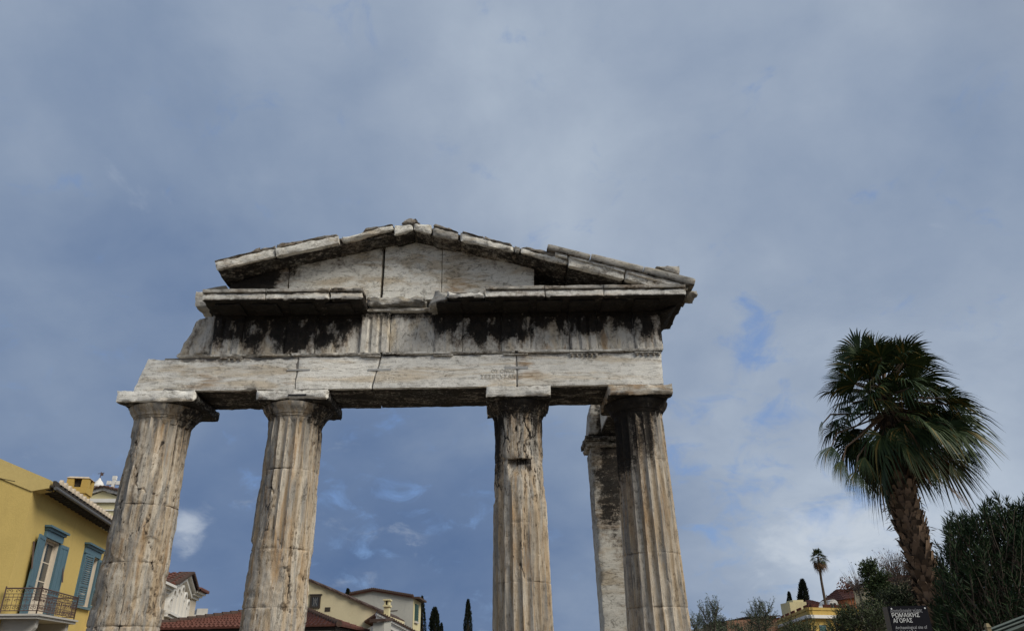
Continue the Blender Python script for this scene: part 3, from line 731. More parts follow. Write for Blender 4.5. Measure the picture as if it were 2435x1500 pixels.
# sima: half-round gutter stones
def sima(pa, pb, ra, i):
    a = at(pa[0], pa[1], RF - 0.08); b = at(pb[0], pb[1], RF - 0.08)
    mb = MB(); n = 26; m = 12
    ax = (b - a); up_ = V((0, 0, 1)); dn = ax.normalized(); nrm = (up_ - dn*up_.dot(dn)).normalized(); out = V((0, -1, 0))
    sv = V((i*4.3, 1, 2))
    for k in range(n + 1):
        for j in range(m + 1):
            t = math.pi*(j/m) - math.pi/2
            if j == 0: off = out*0.0 - nrm*ra
            off = out*(ra*0.55*math.cos(t)) + nrm*(ra*math.sin(t))
            p = a + ax*(k/n) + off
            e = min(k, n - k)/n*ax.length
            p = p + out*(0.008*fbm(p*5 + sv, 4)) - off*0.22*max(0, 1 - e/0.05)*max(0, 0.6 + fbm(p*4 + sv, 2))
            mb.add(p)
    for k in range(n):
        for j in range(m): q = k*(m + 1) + j; mb.face(q, q + m + 1, q + m + 2, q + 1)
    base = len(mb.v)
    for k in (0, n):
        for j in (0, m): mb.add(mb.v[k*(m + 1) + j] + V((0, 0.95, 0)))
    s0, s1, e0, e1 = base, base + 1, base + 2, base + 3
    mb.f.append(tuple(k*(m + 1) + m for k in range(n + 1)) + (e1, s1)); mb.f.append(tuple(k*(m + 1) for k in range(n, -1, -1)) + (s0, e0))
    mb.f.append(tuple(j for j in range(m + 1)) + (s1, s0)); mb.f.append(tuple(n*(m + 1) + j for j in range(m, -1, -1)) + (e0, e1)); mb.face(s0, s1, e1, e0)
    mb.build('gutter_stone', M['marble_grey'], ROOT, smooth=0.7, attrs={'crust': [0.22 + 0.25*fbm(p*2.5, 3) + (0.4 if k % (m + 1) < 3 else 0) for k, p in enumerate(mb.v)], 'ochre': [0.12]*len(mb.v), 'tone': [(-0.22, -0.08, -0.02)[i]]*len(mb.v)})
sima((1302, 587), (1403, 612), 0.068, 0); sima((1405, 611.5), (1529, 642), 0.080, 1); sima((1531, 642), (1652, 672), 0.085, 2)
stone('cornice_fragment', quad8([(1560, 634), (1617, 652), (1618, 630), (1560, 631)], 13.7, 0.6), 'marble_grey', cell=0.04, chip=0.03, rough=0.02, crust=0.2, tone=-0.05)

# ---- rear pier and the beam that ties it to the right-hand column
PYF = 16.4
px0 = at(1410, 1100, PYF).x
stone('side_beam', xz8(2.36, 3.05, 6.28, 6.92, 14.24, 16.2), 'marble_beam', cell=0.07, chip=0.03, crust=lambda p: 0.9 if p.z < 6.31 else 0.12, tone=-0.05)
a = at(1399, 1034, 16.3); b = at(1416, 1034, 16.3)
stone('lintel_block', [(a.x, 16.3, a.z), (b.x + 0.75, 16.3, a.z), (b.x + 0.75, 16.3, a.z + 0.75), (a.x + 0.10, 16.3, a.z + 0.75), (a.x, 17.1, a.z), (b.x + 0.75, 17.1, a.z), (b.x + 0.75, 17.1, a.z + 0.75), (a.x + 0.1, 17.1, a.z + 0.75)], 'marble_beam', cell=0.05, chip=0.03, crust=lambda p: 0.8 if p.x > b.x + 0.05 or p.z < a.z + 0.02 else 0.34, tone=-0.3)
zt = a.z - 0.01
pr = stone('pier', [(px0 + 0.02, PYF, 0.1), (3.15, PYF, 0.1), (3.05, PYF, zt - 0.25), (px0 - 0.04, PYF, zt - 0.25), (px0 + 0.02, 17.2, 0.1), (3.15, 17.2, 0.1), (3.05, 17.2, zt - 0.25), (px0 - 0.04, 17.2, zt - 0.25)], 'marble_slab', cell=0.07, chip=0.03, rough=0.012,
      crust=lambda p: 0.02 + 0.95*sstep(3.3, 4.8, p.z + 0.5*fbm(p*1.6, 3)) * (0.45 + 0.55*sstep(px0 + 0.0, px0 + 0.25, p.x + 0.18*fbm(p*1.9, 3))), ochre=lambda p: 0.18 + 0.25*fbm(p*1.5, 3), tone=-0.25)
stone('pier_capital', xz8(px0 - 0.10, 3.1, zt - 0.245, zt - 0.13, PYF - 0.06, 17.25, x0t=px0 - 0.14), 'marble_slab', parent=pr, cell=0.05, chip=0.03, crust=0.55)
stone('pier_capital', xz8(px0 - 0.17, 3.1, zt - 0.127, zt, PYF - 0.12, 17.3), 'marble_slab', parent=pr, cell=0.05, chip=0.03, crust=0.75)
stone('step', xz8(-7.6, 3.9, 0.0, 0.13, 12.7, 14.5), 'marble_beam', cell=0.2, chip=0.03, crust=0.1)
# ------------------------------------------------------------------ ground
def build_ground():
    mb = MB(); n = 60; S = 2500.0
    def gh(x, y):
        h = 0.0
        d = math.hypot(x - 75, y - 150)
        h += 9.0*math.exp(-(d/60)**2)
        return h - 0.02
    xs = [S*((i/n*2 - 1)**3) for i in range(n + 1)]
    for y in xs:
        for x in xs: mb.add((x, y + 30, gh(x, y + 30)))
    for j in range(n):
        for i in range(n): a = j*(n + 1) + i; mb.face(a, a + 1, a + n + 2, a + n + 1)
    o = mb.build('ground', plain('dry_earth', (0.13, 0.11, 0.085), 0.95, 0.2, 0.6, 0.4, 8), smooth=3.2)
    tag(o, kind='structure')
build_ground()
# ------------------------------------------------------------------ shared materials for houses
def plaster(name, c, stain=None, var=0.06):
    m, T, b = new_mat(name)
    ob = T.node('ShaderNodeTexCoord').outputs['Object']
    n = T.noise(ob, 0.9, 7, 0.62, 0.3); f = T.noise(ob, 14, 6, 0.7)
    k = T.math('MULTIPLY_ADD', T.math('SUBTRACT', n, 0.5), var*6, 1.0)
    k = T.math('ADD', k, T.math('MULTIPLY', T.math('SUBTRACT', f, 0.5), 0.22))
    base = T.mix(1.0, c, T.comb(k, k, k), 'MULTIPLY')
    st = T.noise(T.vmath('MULTIPLY', ob, (1.6, 1.6, 0.5)), 1.1, 8, 0.7, 0.6)
    base = T.mix(T.math('MULTIPLY', T.smooth(st, 0.54, 0.78), 0.55), base, stain or (c[0]*0.62, c[1]*0.58, c[2]*0.55))
    T.put(b.inputs['Base Color'], base); b.inputs['Roughness'].default_value = 0.9; b.inputs['Specular IOR Level'].default_value = 0.2
    bp = T.node('ShaderNodeBump'); bp.inputs['Strength'].default_value = 0.3; bp.inputs['Distance'].default_value = 0.02
    T.put(bp.inputs['Height'], T.noise(ob, 22, 6, 0.7)); T.l.new(bp.outputs[0], b.inputs['Normal'])
    return m
M['yellow'] = plaster('yellow_plaster', (0.54, 0.405, 0.140), (0.40, 0.295, 0.11))
M['yellow2'] = plaster('warm_yellow_plaster', (0.46, 0.32, 0.095))
M['cream'] = plaster('cream_plaster', (0.62, 0.545, 0.36), (0.44, 0.33, 0.17), 0.05)
M['paleyellow'] = plaster('pale_yellow_plaster', (0.60, 0.54, 0.33))
M['white'] = plaster('white_stucco', (0.68, 0.67, 0.64), var=0.04)
M['ivory'] = plaster('ivory_stucco', (0.60, 0.53, 0.43), var=0.04)
M['greyplaster'] = plaster('grey_render', (0.43, 0.425, 0.385), (0.27, 0.265, 0.25))
M['blue'] = plain('blue_paint', (0.085, 0.155, 0.195), 0.55, 0.12, 6, 0.15, 40)
M['wood'] = plain('dark_wood', (0.045, 0.037, 0.03), 0.8, 0.2, 8)
M['glass'] = plain('window_glass', (0.035, 0.038, 0.040), 0.12, 0.1, 2, spec=0.5)
M['iron'] = plain('rusty_iron', (0.095, 0.062, 0.055), 0.75, 0.3, 20)
M['slab'] = plain('pale_concrete', (0.46, 0.44, 0.40), 0.85, 0.10, 4, 0.2)
M['tile'] = plain('terracotta_tile', (0.125, 0.050, 0.036), 0.85, 0.30, 5, 0.3, 25, var2=(0.07, 0.04, 0.032))
M['tilelight'] = plain('pale_tile_mortar', (0.52, 0.44, 0.34), 0.9, 0.2, 9)
M['darktile'] = plain('dark_old_tile', (0.07, 0.045, 0.035), 0.9, 0.3, 7)
M['terracotta'] = plaster('terracotta_plaster', (0.36, 0.135, 0.065))
M['brickpink'] = plaster('dusty_brick_wall', (0.30, 0.17, 0.11), (0.2, 0.12, 0.09))
M['green'] = plain('green_paint', (0.035, 0.085, 0.075), 0.6, 0.15, 6)

class Frame:
    """local frame: x along the wall, y into the building, z up"""
    def __init__(s, o, d):
        s.o = V(o); s.d = V((d[0], d[1], 0)).normalized(); s.n = V((-s.d.y, s.d.x, 0))
        if s.n.dot(V((s.o.x, s.o.y, 0)) - V((CAM.x, CAM.y, 0))) < 0: s.n = -s.n; 
        s.M = Matrix(((s.d.x, s.n.x, 0, s.o.x), (s.d.y, s.n.y, 0, s.o.y), (0, 0, 1, s.o.z), (0, 0, 0, 1)))
    def loc(s, px, py, y=0.0):          # pixel -> local point on the plane y
        w = on_plane(px, py, s.o + s.n*y, s.n) - s.o
        return V((w.dot(s.d), y, w.z))
def vp_dir(px, py=1560):
    d = ray(px, py); d.z = 0; return d.normalized()
def bx(M4, a, b):
    mb = MB(M4); mb.box(a, b); return mb
def barrel_roof(mb, a, b, c, d, ncol, nrow, rad=0.07, seg=6, drop=0.05):
    """roof of barrel tiles: a-b is the eave, d-c the ridge"""
    a, b, c, d = map(V, (a, b, c, d))
    nrm = (b - a).cross(d - a).normalized()
    if nrm.z < 0: nrm = -nrm
    na = ncol*seg
    for r in range(nrow):
        t0, t1 = r/nrow, (r + 1)/nrow + 0.15/nrow
        rows = []
        for t, lift in ((t0, drop), (min(t1, 1.0), 0.0)):
            p0 = a + (d - a)*t; p1 = b + (c - b)*t
            ids = []
            for i in range(na + 1):
                u = i/na; ph = (i % seg)/seg*2*math.pi
                jx = 0.10*rad*math.sin(r*12.9 + (i//seg)*78.2)
                ids.append(mb.add(p0 + (p1 - p0)*u + nrm*(lift + jx + rad*(0.5 + 0.5*math.cos(ph + math.pi)))))
            rows.append(ids)
        for i in range(na): mb.face(rows[0][i], rows[0][i + 1], rows[1][i + 1], rows[1][i])
        # front edge of the row
        p0 = a + (d - a)*t0; p1 = b + (c - b)*t0
        low = [mb.add(p0 + (p1 - p0)*(i/na) - nrm*0.0) for i in range(na + 1)]
        for i in range(na): mb.face(low[i], low[i + 1], rows[0][i + 1], rows[0][i])

# ------------------------------------------------------------------ yellow house with blue shutters
def yellow_house():
    P0 = at(81, 1156, 21.0)
    F = Frame((P0.x, P0.y, 0), vp_dir(765))
    root = thing('house', 'two-storey yellow house with blue shutters, iron balcony and dark timber eaves left of the columns', 'house', (P0.x, P0.y, 0))
    H = P0.z; L = 9.3; Dp = 9.0
    # the verge of the side gable
    sideP = V((P0.x, P0.y, 0)); sn = F.d
    def side(px, py): w = on_plane(px, py, sideP, sn) - sideP; return w.dot(F.n), w.z
    t1 = side(122, 1142); y0_, z0_ = side(0, 1090)
    y1_, z1_ = side(122, 1142)
    sl = (z0_ - z1_)/(y0_ - y1_)
    mb = MB(F.M)
    zz = lambda y: z1_ - 0.42 + sl*(y - y1_)
    def lp(px, py): p = F.loc(px, py); return p.x, p.z
    xa, za = lp(107, 1272); xb, zb_ = lp(142, 1288); BD = 0.95; FLOOR = F.loc(90, 1458, -BD).z; zt = za - 0.05
    x2a, z2a = lp(201, 1312); x2b, z2b = lp(233, 1327); _, z2c = lp(188, 1440); zt2 = z2a - 0.02
    TH = 0.34
    prof = [(TH, 0.0), (TH, H), (Dp, zz(Dp)), (Dp, 0)]
    i0 = [mb.add((0, y, z)) for y, z in prof]; i1 = [mb.add((L, y, z)) for y, z in prof]
    mb.f.append(tuple(i0)); mb.f.append(tuple(reversed(i1)))
    for k in range(1, 4): k2 = (k + 1) % 4; mb.face(i0[k2], i0[k], i1[k], i1[k2])
    for a, b in (((0, 0, 0), (xa, TH, H)), ((xa, 0, 0), (xb, TH, FLOOR)), ((xa, 0, zt), (xb, TH, H)), ((xb, 0, 0), (x2a, TH, H)), ((x2a, 0, 0), (x2b, TH, z2c)), ((x2a, 0, zt2), (x2b, TH, H)), ((x2b, 0, 0), (L, TH, H))): mb.box(a, b)
    mb.box((xa - 0.3, TH + 0.9, 0.1), (x2b + 0.3, TH + 1.0, H - 0.1))
    wall = mb.build('wall', M['yellow'], root)
    # parapet band along the verge, with its overhang
    mb = MB(F.M)
    prof = [(y1_, z1_ - 0.22), (y1_, z1_), (Dp, z1_ + sl*(Dp - y1_)), (Dp, zz(Dp) - 0.20), (0.02, H - 0.14)]
    a = [mb.add((-0.035, y, z)) for y, z in prof]; b = [mb.add((0.45, y, z)) for y, z in prof]
    mb.f.append(tuple(a)); mb.f.append(tuple(reversed(b)))
    for k in range(5): k2 = (k + 1) % 5; mb.face(a[k2], a[k], b[k], b[k2])
    mb.build('gable_band', plaster('weathered_yellow_plaster', (0.52, 0.405, 0.165), (0.36, 0.28, 0.13)), root, recalc=True)
    # cracks in the side wall: thin hairlines
    mb = MB(F.M)
    for pts in (((-0.037, 0.5, H + 0.12), (-0.037, 1.6, H + 0.33), (-0.037, 2.2, H + 0.62), (-0.037, 3.2, H + 0.74)), ((-0.004, 0.9, H - 0.02), (-0.004, 1.5, H + 0.2), (-0.004, 1.9, H + 0.18))):
        mb.tube(pts, 0.008, 4)
    mb.build('crack', M['wood'], root)
    # eaves: boarded soffit, rafters, gutter, roof tiles
    OH = 0.52
    eave = MB(F.M)
    eave.hexa([(-0.03, -OH, H - 0.02), (L, -OH, H - 0.02), (L, -OH, H + 0.02), (-0.03, -OH, H + 0.02), (-0.03, 0.1, H + 0.12), (L, 0.1, H + 0.12), (L, 0.1, H + 0.16), (-0.03, 0.1, H + 0.16)])
    ev = eave.build('eaves', M['wood'], root)
    for k in range(26):
        x = 0.12 + k*0.42
        mb = MB(F.M); mb.hexa([(x, -OH + 0.08, H - 0.10), (x + 0.09, -OH + 0.08, H - 0.10), (x + 0.09, -OH + 0.08, H - 0.03), (x, -OH + 0.08, H - 0.03), (x, 0.0, H - 0.02), (x + 0.09, 0.0, H - 0.02), (x + 0.09, 0.0, H + 0.11), (x, 0.0, H + 0.11)])
        mb.build('rafter', plain('grey_timber', (0.075, 0.068, 0.06), 0.85) if k == 0 else bpy.data.materials['grey_timber'], ev)
    mb = MB(F.M); mb.tube([(0.0, -OH - 0.04, H - 0.03), (L, -OH - 0.04, H - 0.03)], 0.05, 8)
    mb.build('gutter', plain('grey_metal', (0.10, 0.10, 0.10), 0.5, 0.1), ev)
    mb = MB(F.M); mb.box((-0.03, -OH - 0.02, H + 0.02), (L, -OH + 0.05, H + 0.17)); mb.build('fascia', M['wood'], ev)
    mb = MB(F.M)
    def rz(y): return H + 0.10 + (y + OH)*0.20
    barrel_roof(mb, (0.4, -OH, rz(-OH)), (L, -OH, rz(-OH)), (L, 3.2, rz(3.2)), (0.4, 3.2, rz(3.2)), 23, 8, 0.06, 6, 0.03)
    roof = mb.build('roof', M['tile'], root, smooth=0.8)
    for k in range(23):                       # mortared ends of the cover tiles
        mb = MB(F.M)
        x = 0.25 + (L - 0.25)*(k + 0.5)/23; n = 8
        ring0 = []; ring1 = []
        for i in range(n + 1):
            a = math.pi*i/n
            ring0.append(mb.add((x + 0.115*math.cos(a), -OH - 0.06, H + 0.13 + 0.16*math.sin(a)))); ring1.append(mb.add((x + 0.115*math.cos(a), -OH + 0.02, H + 0.14 + 0.16*math.sin(a))))
        for i in range(n): mb.face(ring0[i + 1], ring0[i], ring1[i], ring1[i + 1])
        mb.f.append(tuple(ring0)); mb.f.append(tuple(reversed(ring1)))
        mb.build('tile_end', M['tilelight'], roof, smooth=0.9)
    # chimney
    cc = F.loc(181, 1195, 0.85); cx, cy, czt = cc.x, 0.85, F.loc(181, 1126, 0.85).z
    zb = H + 0.15; ch = MB(F.M); w = 0.33
    ch.box((cx - w, cy - w, zb), (cx + w, cy + w, czt - 0.62)); chim = ch.build('chimney', M['yellow2'], root)
    mb = MB(F.M); q = w + 0.035; zt = czt - 0.08
    zo = czt - 0.62
    for (a, b) in (((-q, -q, 0.003), (q, q, 0.14)),): mb.box((cx - q, cy - q, zo + 0.003), (cx + q, cy + q, zo + 0.22))
    for sx in (-1, 1):
        for sy in (-1, 1):
            x0, x1 = sorted((sx*q, sx*0.13)); y0, y1 = sorted((sy*q, sy*0.13)); mb.box((cx + x0, cy + y0, zo + 0.222), (cx + x1, cy + y1, zt))
    mb.box((cx - 0.128, cy - 0.128, zo + 0.222), (cx + 0.128, cy + 0.128, zt - 0.001))
    mb.build('chimney_head', M['yellow2'], chim)
    mb = MB(F.M); mb.box((cx - 0.12, cy - q + 0.14, zo + 0.225), (cx + 0.12, cy + q - 0.14, zt - 0.004)); mb.box((cx - q + 0.14, cy - 0.12, zo + 0.225), (cx + q - 0.14, cy + 0.12, zt - 0.004)); mb.build('flue_opening', M['wood'], chim)
    mb = MB(F.M); r = q + 0.03; mb.hexa([(cx - r, cy - r, zt + 0.002), (cx + r, cy - r, zt + 0.002), (cx + r*.8, cy - r*.8, zt + 0.07), (cx - r*.8, cy - r*.8, zt + 0.07), (cx - r, cy + r, zt + 0.002), (cx + r, cy + r, zt + 0.002), (cx + r*.8, cy + r*.8, zt + 0.07), (cx - r*.8, cy + r*.8, zt + 0.07)])
    mb.build('chimney_cap', M['tilelight'], chim)
    # openings
    def shutter(par, hinge, zb, zt, wid, ang, louv, name='shutter'):
        """leaf hinged at x=hinge; ang is measured from the closed position, sign gives the side"""
        sgn = 1 if wid > 0 else -1; W = abs(wid)
        Mloc = F.M @ Matrix.Translation((hinge, -0.045, 0)) @ Matrix.Rotation(ang*(-sgn), 4, 'Z') @ Matrix.Scale(sgn, 4, (1, 0, 0))
        mb = MB(Mloc); t = 0.022
        hz = zt - zb
        for a, b in (((0, -t, zb), (0.07, t, zt)), ((W - 0.07, -t, zb), (W, t, zt))): mb.box(a, b)
        for k in (0, 0.36, 0.955): mb.box((0.071, -t, zb + k*hz), (W - 0.071, t, zb + k*hz + 0.045*hz))
        if louv:
            n = int(hz/0.075)
            for k in range(n):
                z = zb + 0.05*hz + (k + 0.2)*(hz*0.9)/n
                mb.hexa([(0.071, -t*0.9, z), (W - 0.071, -t*0.9, z), (W - 0.071, -t*0.9, z + 0.012), (0.071, -t*0.9, z + 0.012), (0.071, t*0.8, z + 0.045), (W - 0.071, t*0.8, z + 0.045), (W - 0.071, t*0.8, z + 0.057), (0.071, t*0.8, z + 0.057)])
        else:
            mb.box((0.071, -t*0.35, zb), (W - 0.071, t*0.35, zt)); mb.box((W*0.5 - 0.03, -t*0.8, zb + 0.05), (W*0.5 + 0.03, t*0.8, zt - 0.05))
        return mb.build(name, M['blue'], par, recalc=True)
    def opening(x0, x1, zb, zt, name):
        f = MB(F.M)
        # frame of flat boards, stepped head with cornice
        for a, b in (((x0 - 0.11, -0.02, zb), (x0, 0.03, zt)), ((x1, -0.02, zb), (x1 + 0.11, 0.03, zt)), ((x0 - 0.11, -0.07, zt + 0.002), (x1 + 0.11, 0.03, zt + 0.20)), ((x0 - 0.15, -0.12, zt + 0.202), (x1 + 0.15, 0.03, zt + 0.27)), ((x0 - 0.21, -0.19, zt + 0.272), (x1 + 0.21, 0.03, zt + 0.33))): f.box(a, b)
        return f.build(name, M['blue'], root)
    dz0 = at(60, 1452, 21.6).z
    door = opening(xa, xb, FLOOR, za - 0.05, 'balcony_door')
    def leaf(par, x0, x1, zb, zt, yy=0.12, panes=3, mat='ivory'):
        mb = MB(F.M); e = 0.055
        mb.box((x0, yy, zb), (x0 + e, yy + 0.05, zt)); mb.box((x1 - e, yy, zb), (x1, yy + 0.05, zt)); mb.box((x0 + e, yy, zt - e), (x1 - e, yy + 0.05, zt))
        zb2 = zb + (zt - zb)*0.24 if panes == 3 else zb + e
        mb.box((x0 + e, yy + 0.004, zb), (x1 - e, yy + 0.046, zb2))
        for k in range(1, panes): z = zb2 + (zt - e - zb2)*k/panes; mb.box((x0 + e, yy + 0.008, z - 0.015), (x1 - e, yy + 0.04, z + 0.015))
        fr = mb.build('sash', M[mat], par)
        g_ = MB(F.M); g_.box((x0 + e, yy + 0.02, zb2), (x1 - e, yy + 0.026, zt - e)); g_.build('pane', M['glass'], par)
        return fr
    zt = za - 0.05
    mid = (xa + xb)/2
    # dark reveal behind the leaves, pale inner jambs
    def lining(par, x0, x1, zb, zt):
        mb = MB(F.M)
        for a, b in (((x0, 0.005, zb), (x0 + 0.02, TH, zt)), ((x1 - 0.02, 0.005, zb), (x1, TH, zt)), ((x0 + 0.02, 0.005, zt - 0.02), (x1 - 0.02, TH, zt)), ((x0 + 0.02, 0.005, zb), (x1 - 0.02, TH, zb + 0.02))): mb.box(a, b)
        mb.build('reveal', M['ivory'], par)
    lining(door, xa, xb, FLOOR, zt)
    leaf(door, xa + 0.02, mid - 0.03, FLOOR, zt - 0.03); leaf(door, mid - 0.02, xb - 0.02, FLOOR, zt - 0.03, 0.122)
    shutter(door, xa - 0.02, FLOOR + 0.03, zt - 0.02, (xb - xa)*0.55, R(174), False)
    shutter(door, xb + 0.02, FLOOR + 0.03, zt - 0.02, -(xb - xa)*0.5, R(177), False)
    win = opening(x2a, x2b, z2c, z2a - 0.02, 'window')
    zt2 = z2a - 0.02
    mb = MB(F.M); mb.box((x2a - 0.14, -0.10, z2c - 0.08), (x2b + 0.14, 0.03, z2c - 0.002)); mb.build('sill', M['blue'], win)
    lining(win, x2a, x2b, z2c, zt2)
    m2 = (x2a + x2b)/2
    leaf(win, x2a + 0.02, m2 - 0.03, z2c, zt2 - 0.03, panes=4); leaf(win, m2 - 0.02, x2b - 0.02, z2c, zt2 - 0.03, 0.122, panes=4)
    shutter(win, x2a, z2c + 0.02, zt2 - 0.02, (x2b - x2a)*0.5, R(4), True)
    shutter(win, x2b, z2c + 0.02, zt2 - 0.02, -(x2b - x2a)*0.5, R(176), True)
    # shutter stays
    mb = MB(F.M)
    for (x, z) in ((xa - 0.85, zt - 0.25), (xb + 0.62, zt - 0.35)):
        mb.tube([(x, -0.03, z), (x - 0.03, -0.16, z - 0.75)], 0.012, 5); mb.tube([(x + 0.07, -0.03, z), (x + 0.02, -0.16, z - 0.75)], 0.012, 5); mb.tube([(x - 0.03, -0.03, z), (x + 0.10, -0.03, z)], 0.012, 5)
    mb.build('shutter_stay', M['iron'], root)
    # balcony
    zs = FLOOR - 0.12
    dep = BD; xs0 = F.loc(90, 1458, -dep).x
    xs1 = F.loc(178, 1489, -dep).x
    if xs1 - xs0 > 4.0: xs1 = xs0 + 4.0
    bal = MB(F.M); bal.box((xs0, -dep, zs), (xs1, -0.002, FLOOR - 0.05)); bal.box((xs0 - 0.05, -dep - 0.05, FLOOR - 0.048), (xs1 + 0.05, -0.002, FLOOR))
    bo = bal.build('balcony', M['slab'], root)
    for x in (xs0 + 0.35, xs1 - 0.45):
        pr = [(-0.002, zs - 0.95), (-0.16, zs - 0.92), (-0.20, zs - 0.7), (-0.36, zs - 0.5), (-0.62, zs - 0.40), (-dep + 0.2, zs - 0.34), (-dep + 0.12, zs - 0.2), (-dep + 0.12, zs - 0.004), (-0.002, zs - 0.004)]
        mb = MB(F.M); mb.prism([(x, y, z) for y, z in pr], (0.24, 0, 0)); mb.build('bracket', M['slab'], bo, recalc=True)
    rl = MB(F.M); zt_ = FLOOR + 0.64
    corners = [(xs0 + 0.06, -0.02), (xs0 + 0.06, -dep + 0.06), (xs1 - 0.06, -dep + 0.06), (xs1 - 0.06, -0.02)]
    for (xa_, ya), (xb2, yb) in zip(corners, corners[1:]):
        Ls = math.hypot(xb2 - xa_, yb - ya); P = lambda t, z: (xa_ + (xb2 - xa_)*t, ya + (yb - ya)*t, z)
        for z, r in ((zt_, 0.020), (FLOOR + 0.08, 0.012), (FLOOR + 0.22, 0.009), (FLOOR + 0.42, 0.009), (FLOOR + 0.50, 0.009)): rl.tube([P(0, z), P(1, z)], r, 5)
        for t in (0, 1): rl.tube([P(t, FLOOR), P(t, zt_ + 0.05)], 0.018, 6)
        nb = max(4, int(Ls/0.105))
        for k in range(nb + 1): rl.tube([P(k/nb, FLOOR + 0.08), P(k/nb, FLOOR + 0.50)], 0.0085, 4)
        ns = max(2, int(Ls/0.21))
        for k in range(ns):
            for zc, rr in ((FLOOR + 0.57, 0.060), (FLOOR + 0.15, 0.060), (FLOOR + 0.34, 0.05)):
                tc = (k + 0.5)/ns
                for sg in (-1, 1):
                    pts = []
                    for i in range(13):
                        a = i/12*1.75*math.pi; r_ = rr*(1 - 0.055*i)*0.72
                        pts.append(P(tc + sg*(rr*0.62 - r_*math.cos(a) + 0.0)/Ls, zc + r_*math.sin(a)))
                    rl.tube(pts, 0.0075, 4)
    rl.build('railing', M['iron'], bo)
yellow_house()
# ------------------------------------------------------------------ houses and roofs behind the columns
def wall_prism(F, pts, depth, name, mat, parent, y0=0.0):
    mb = MB(F.M); n = len(pts)
    a = [mb.add((x, y0, z)) for x, z in pts]; b = [mb.add((x, y0 + depth, z)) for x, z in pts]
    mb.f.append(tuple(a)); mb.f.append(tuple(reversed(b)))
    for i in range(n): j = (i + 1) % n; mb.face(a[j], a[i], b[i], b[j])
    return mb.build(name, mat, parent, recalc=True)
def band(F, p, q, h, y0, y1, name, mat, parent):
    """straight moulding from (x,z) p to q, of height h, between y0 and y1"""
    mb = MB(F.M); (x0, z0), (x1, z1) = p, q
    mb.hexa([(x0, y0, z0), (x1, y0, z1), (x1, y0, z1 + h), (x0, y0, z0 + h), (x0, y1, z0), (x1, y1, z1), (x1, y1, z1 + h), (x0, y1, z0 + h)])
    return mb.build(name, mat, parent)
def tile_edge(F, p, q, y0, y1, n, r, name, mat, parent):
    """row of barrel tiles along a sloping verge, each a half pipe running into the roof"""
    mb = MB(F.M); (x0, z0), (x1, z1) = p, q
    for k in range(n):
        t = (k + 0.5)/n; x = x0 + (x1 - x0)*t; z = z0 + (z1 - z0)*t; w = abs(x1 - x0)/n*0.5
        ra = []; rb = []
        for i in range(7):
            a = math.pi*i/6
            ra.append(mb.add((x + w*math.cos(a), y0, z + r*math.sin(a)))); rb.append(mb.add((x + w*math.cos(a), y1, z + r*math.sin(a))))
        for i in range(6): mb.face(ra[i + 1], ra[i], rb[i], rb[i + 1])
        mb.f.append(tuple(ra)); mb.f.append(tuple(reversed(rb)))
    return mb.build(name, mat, parent, smooth=0.9)

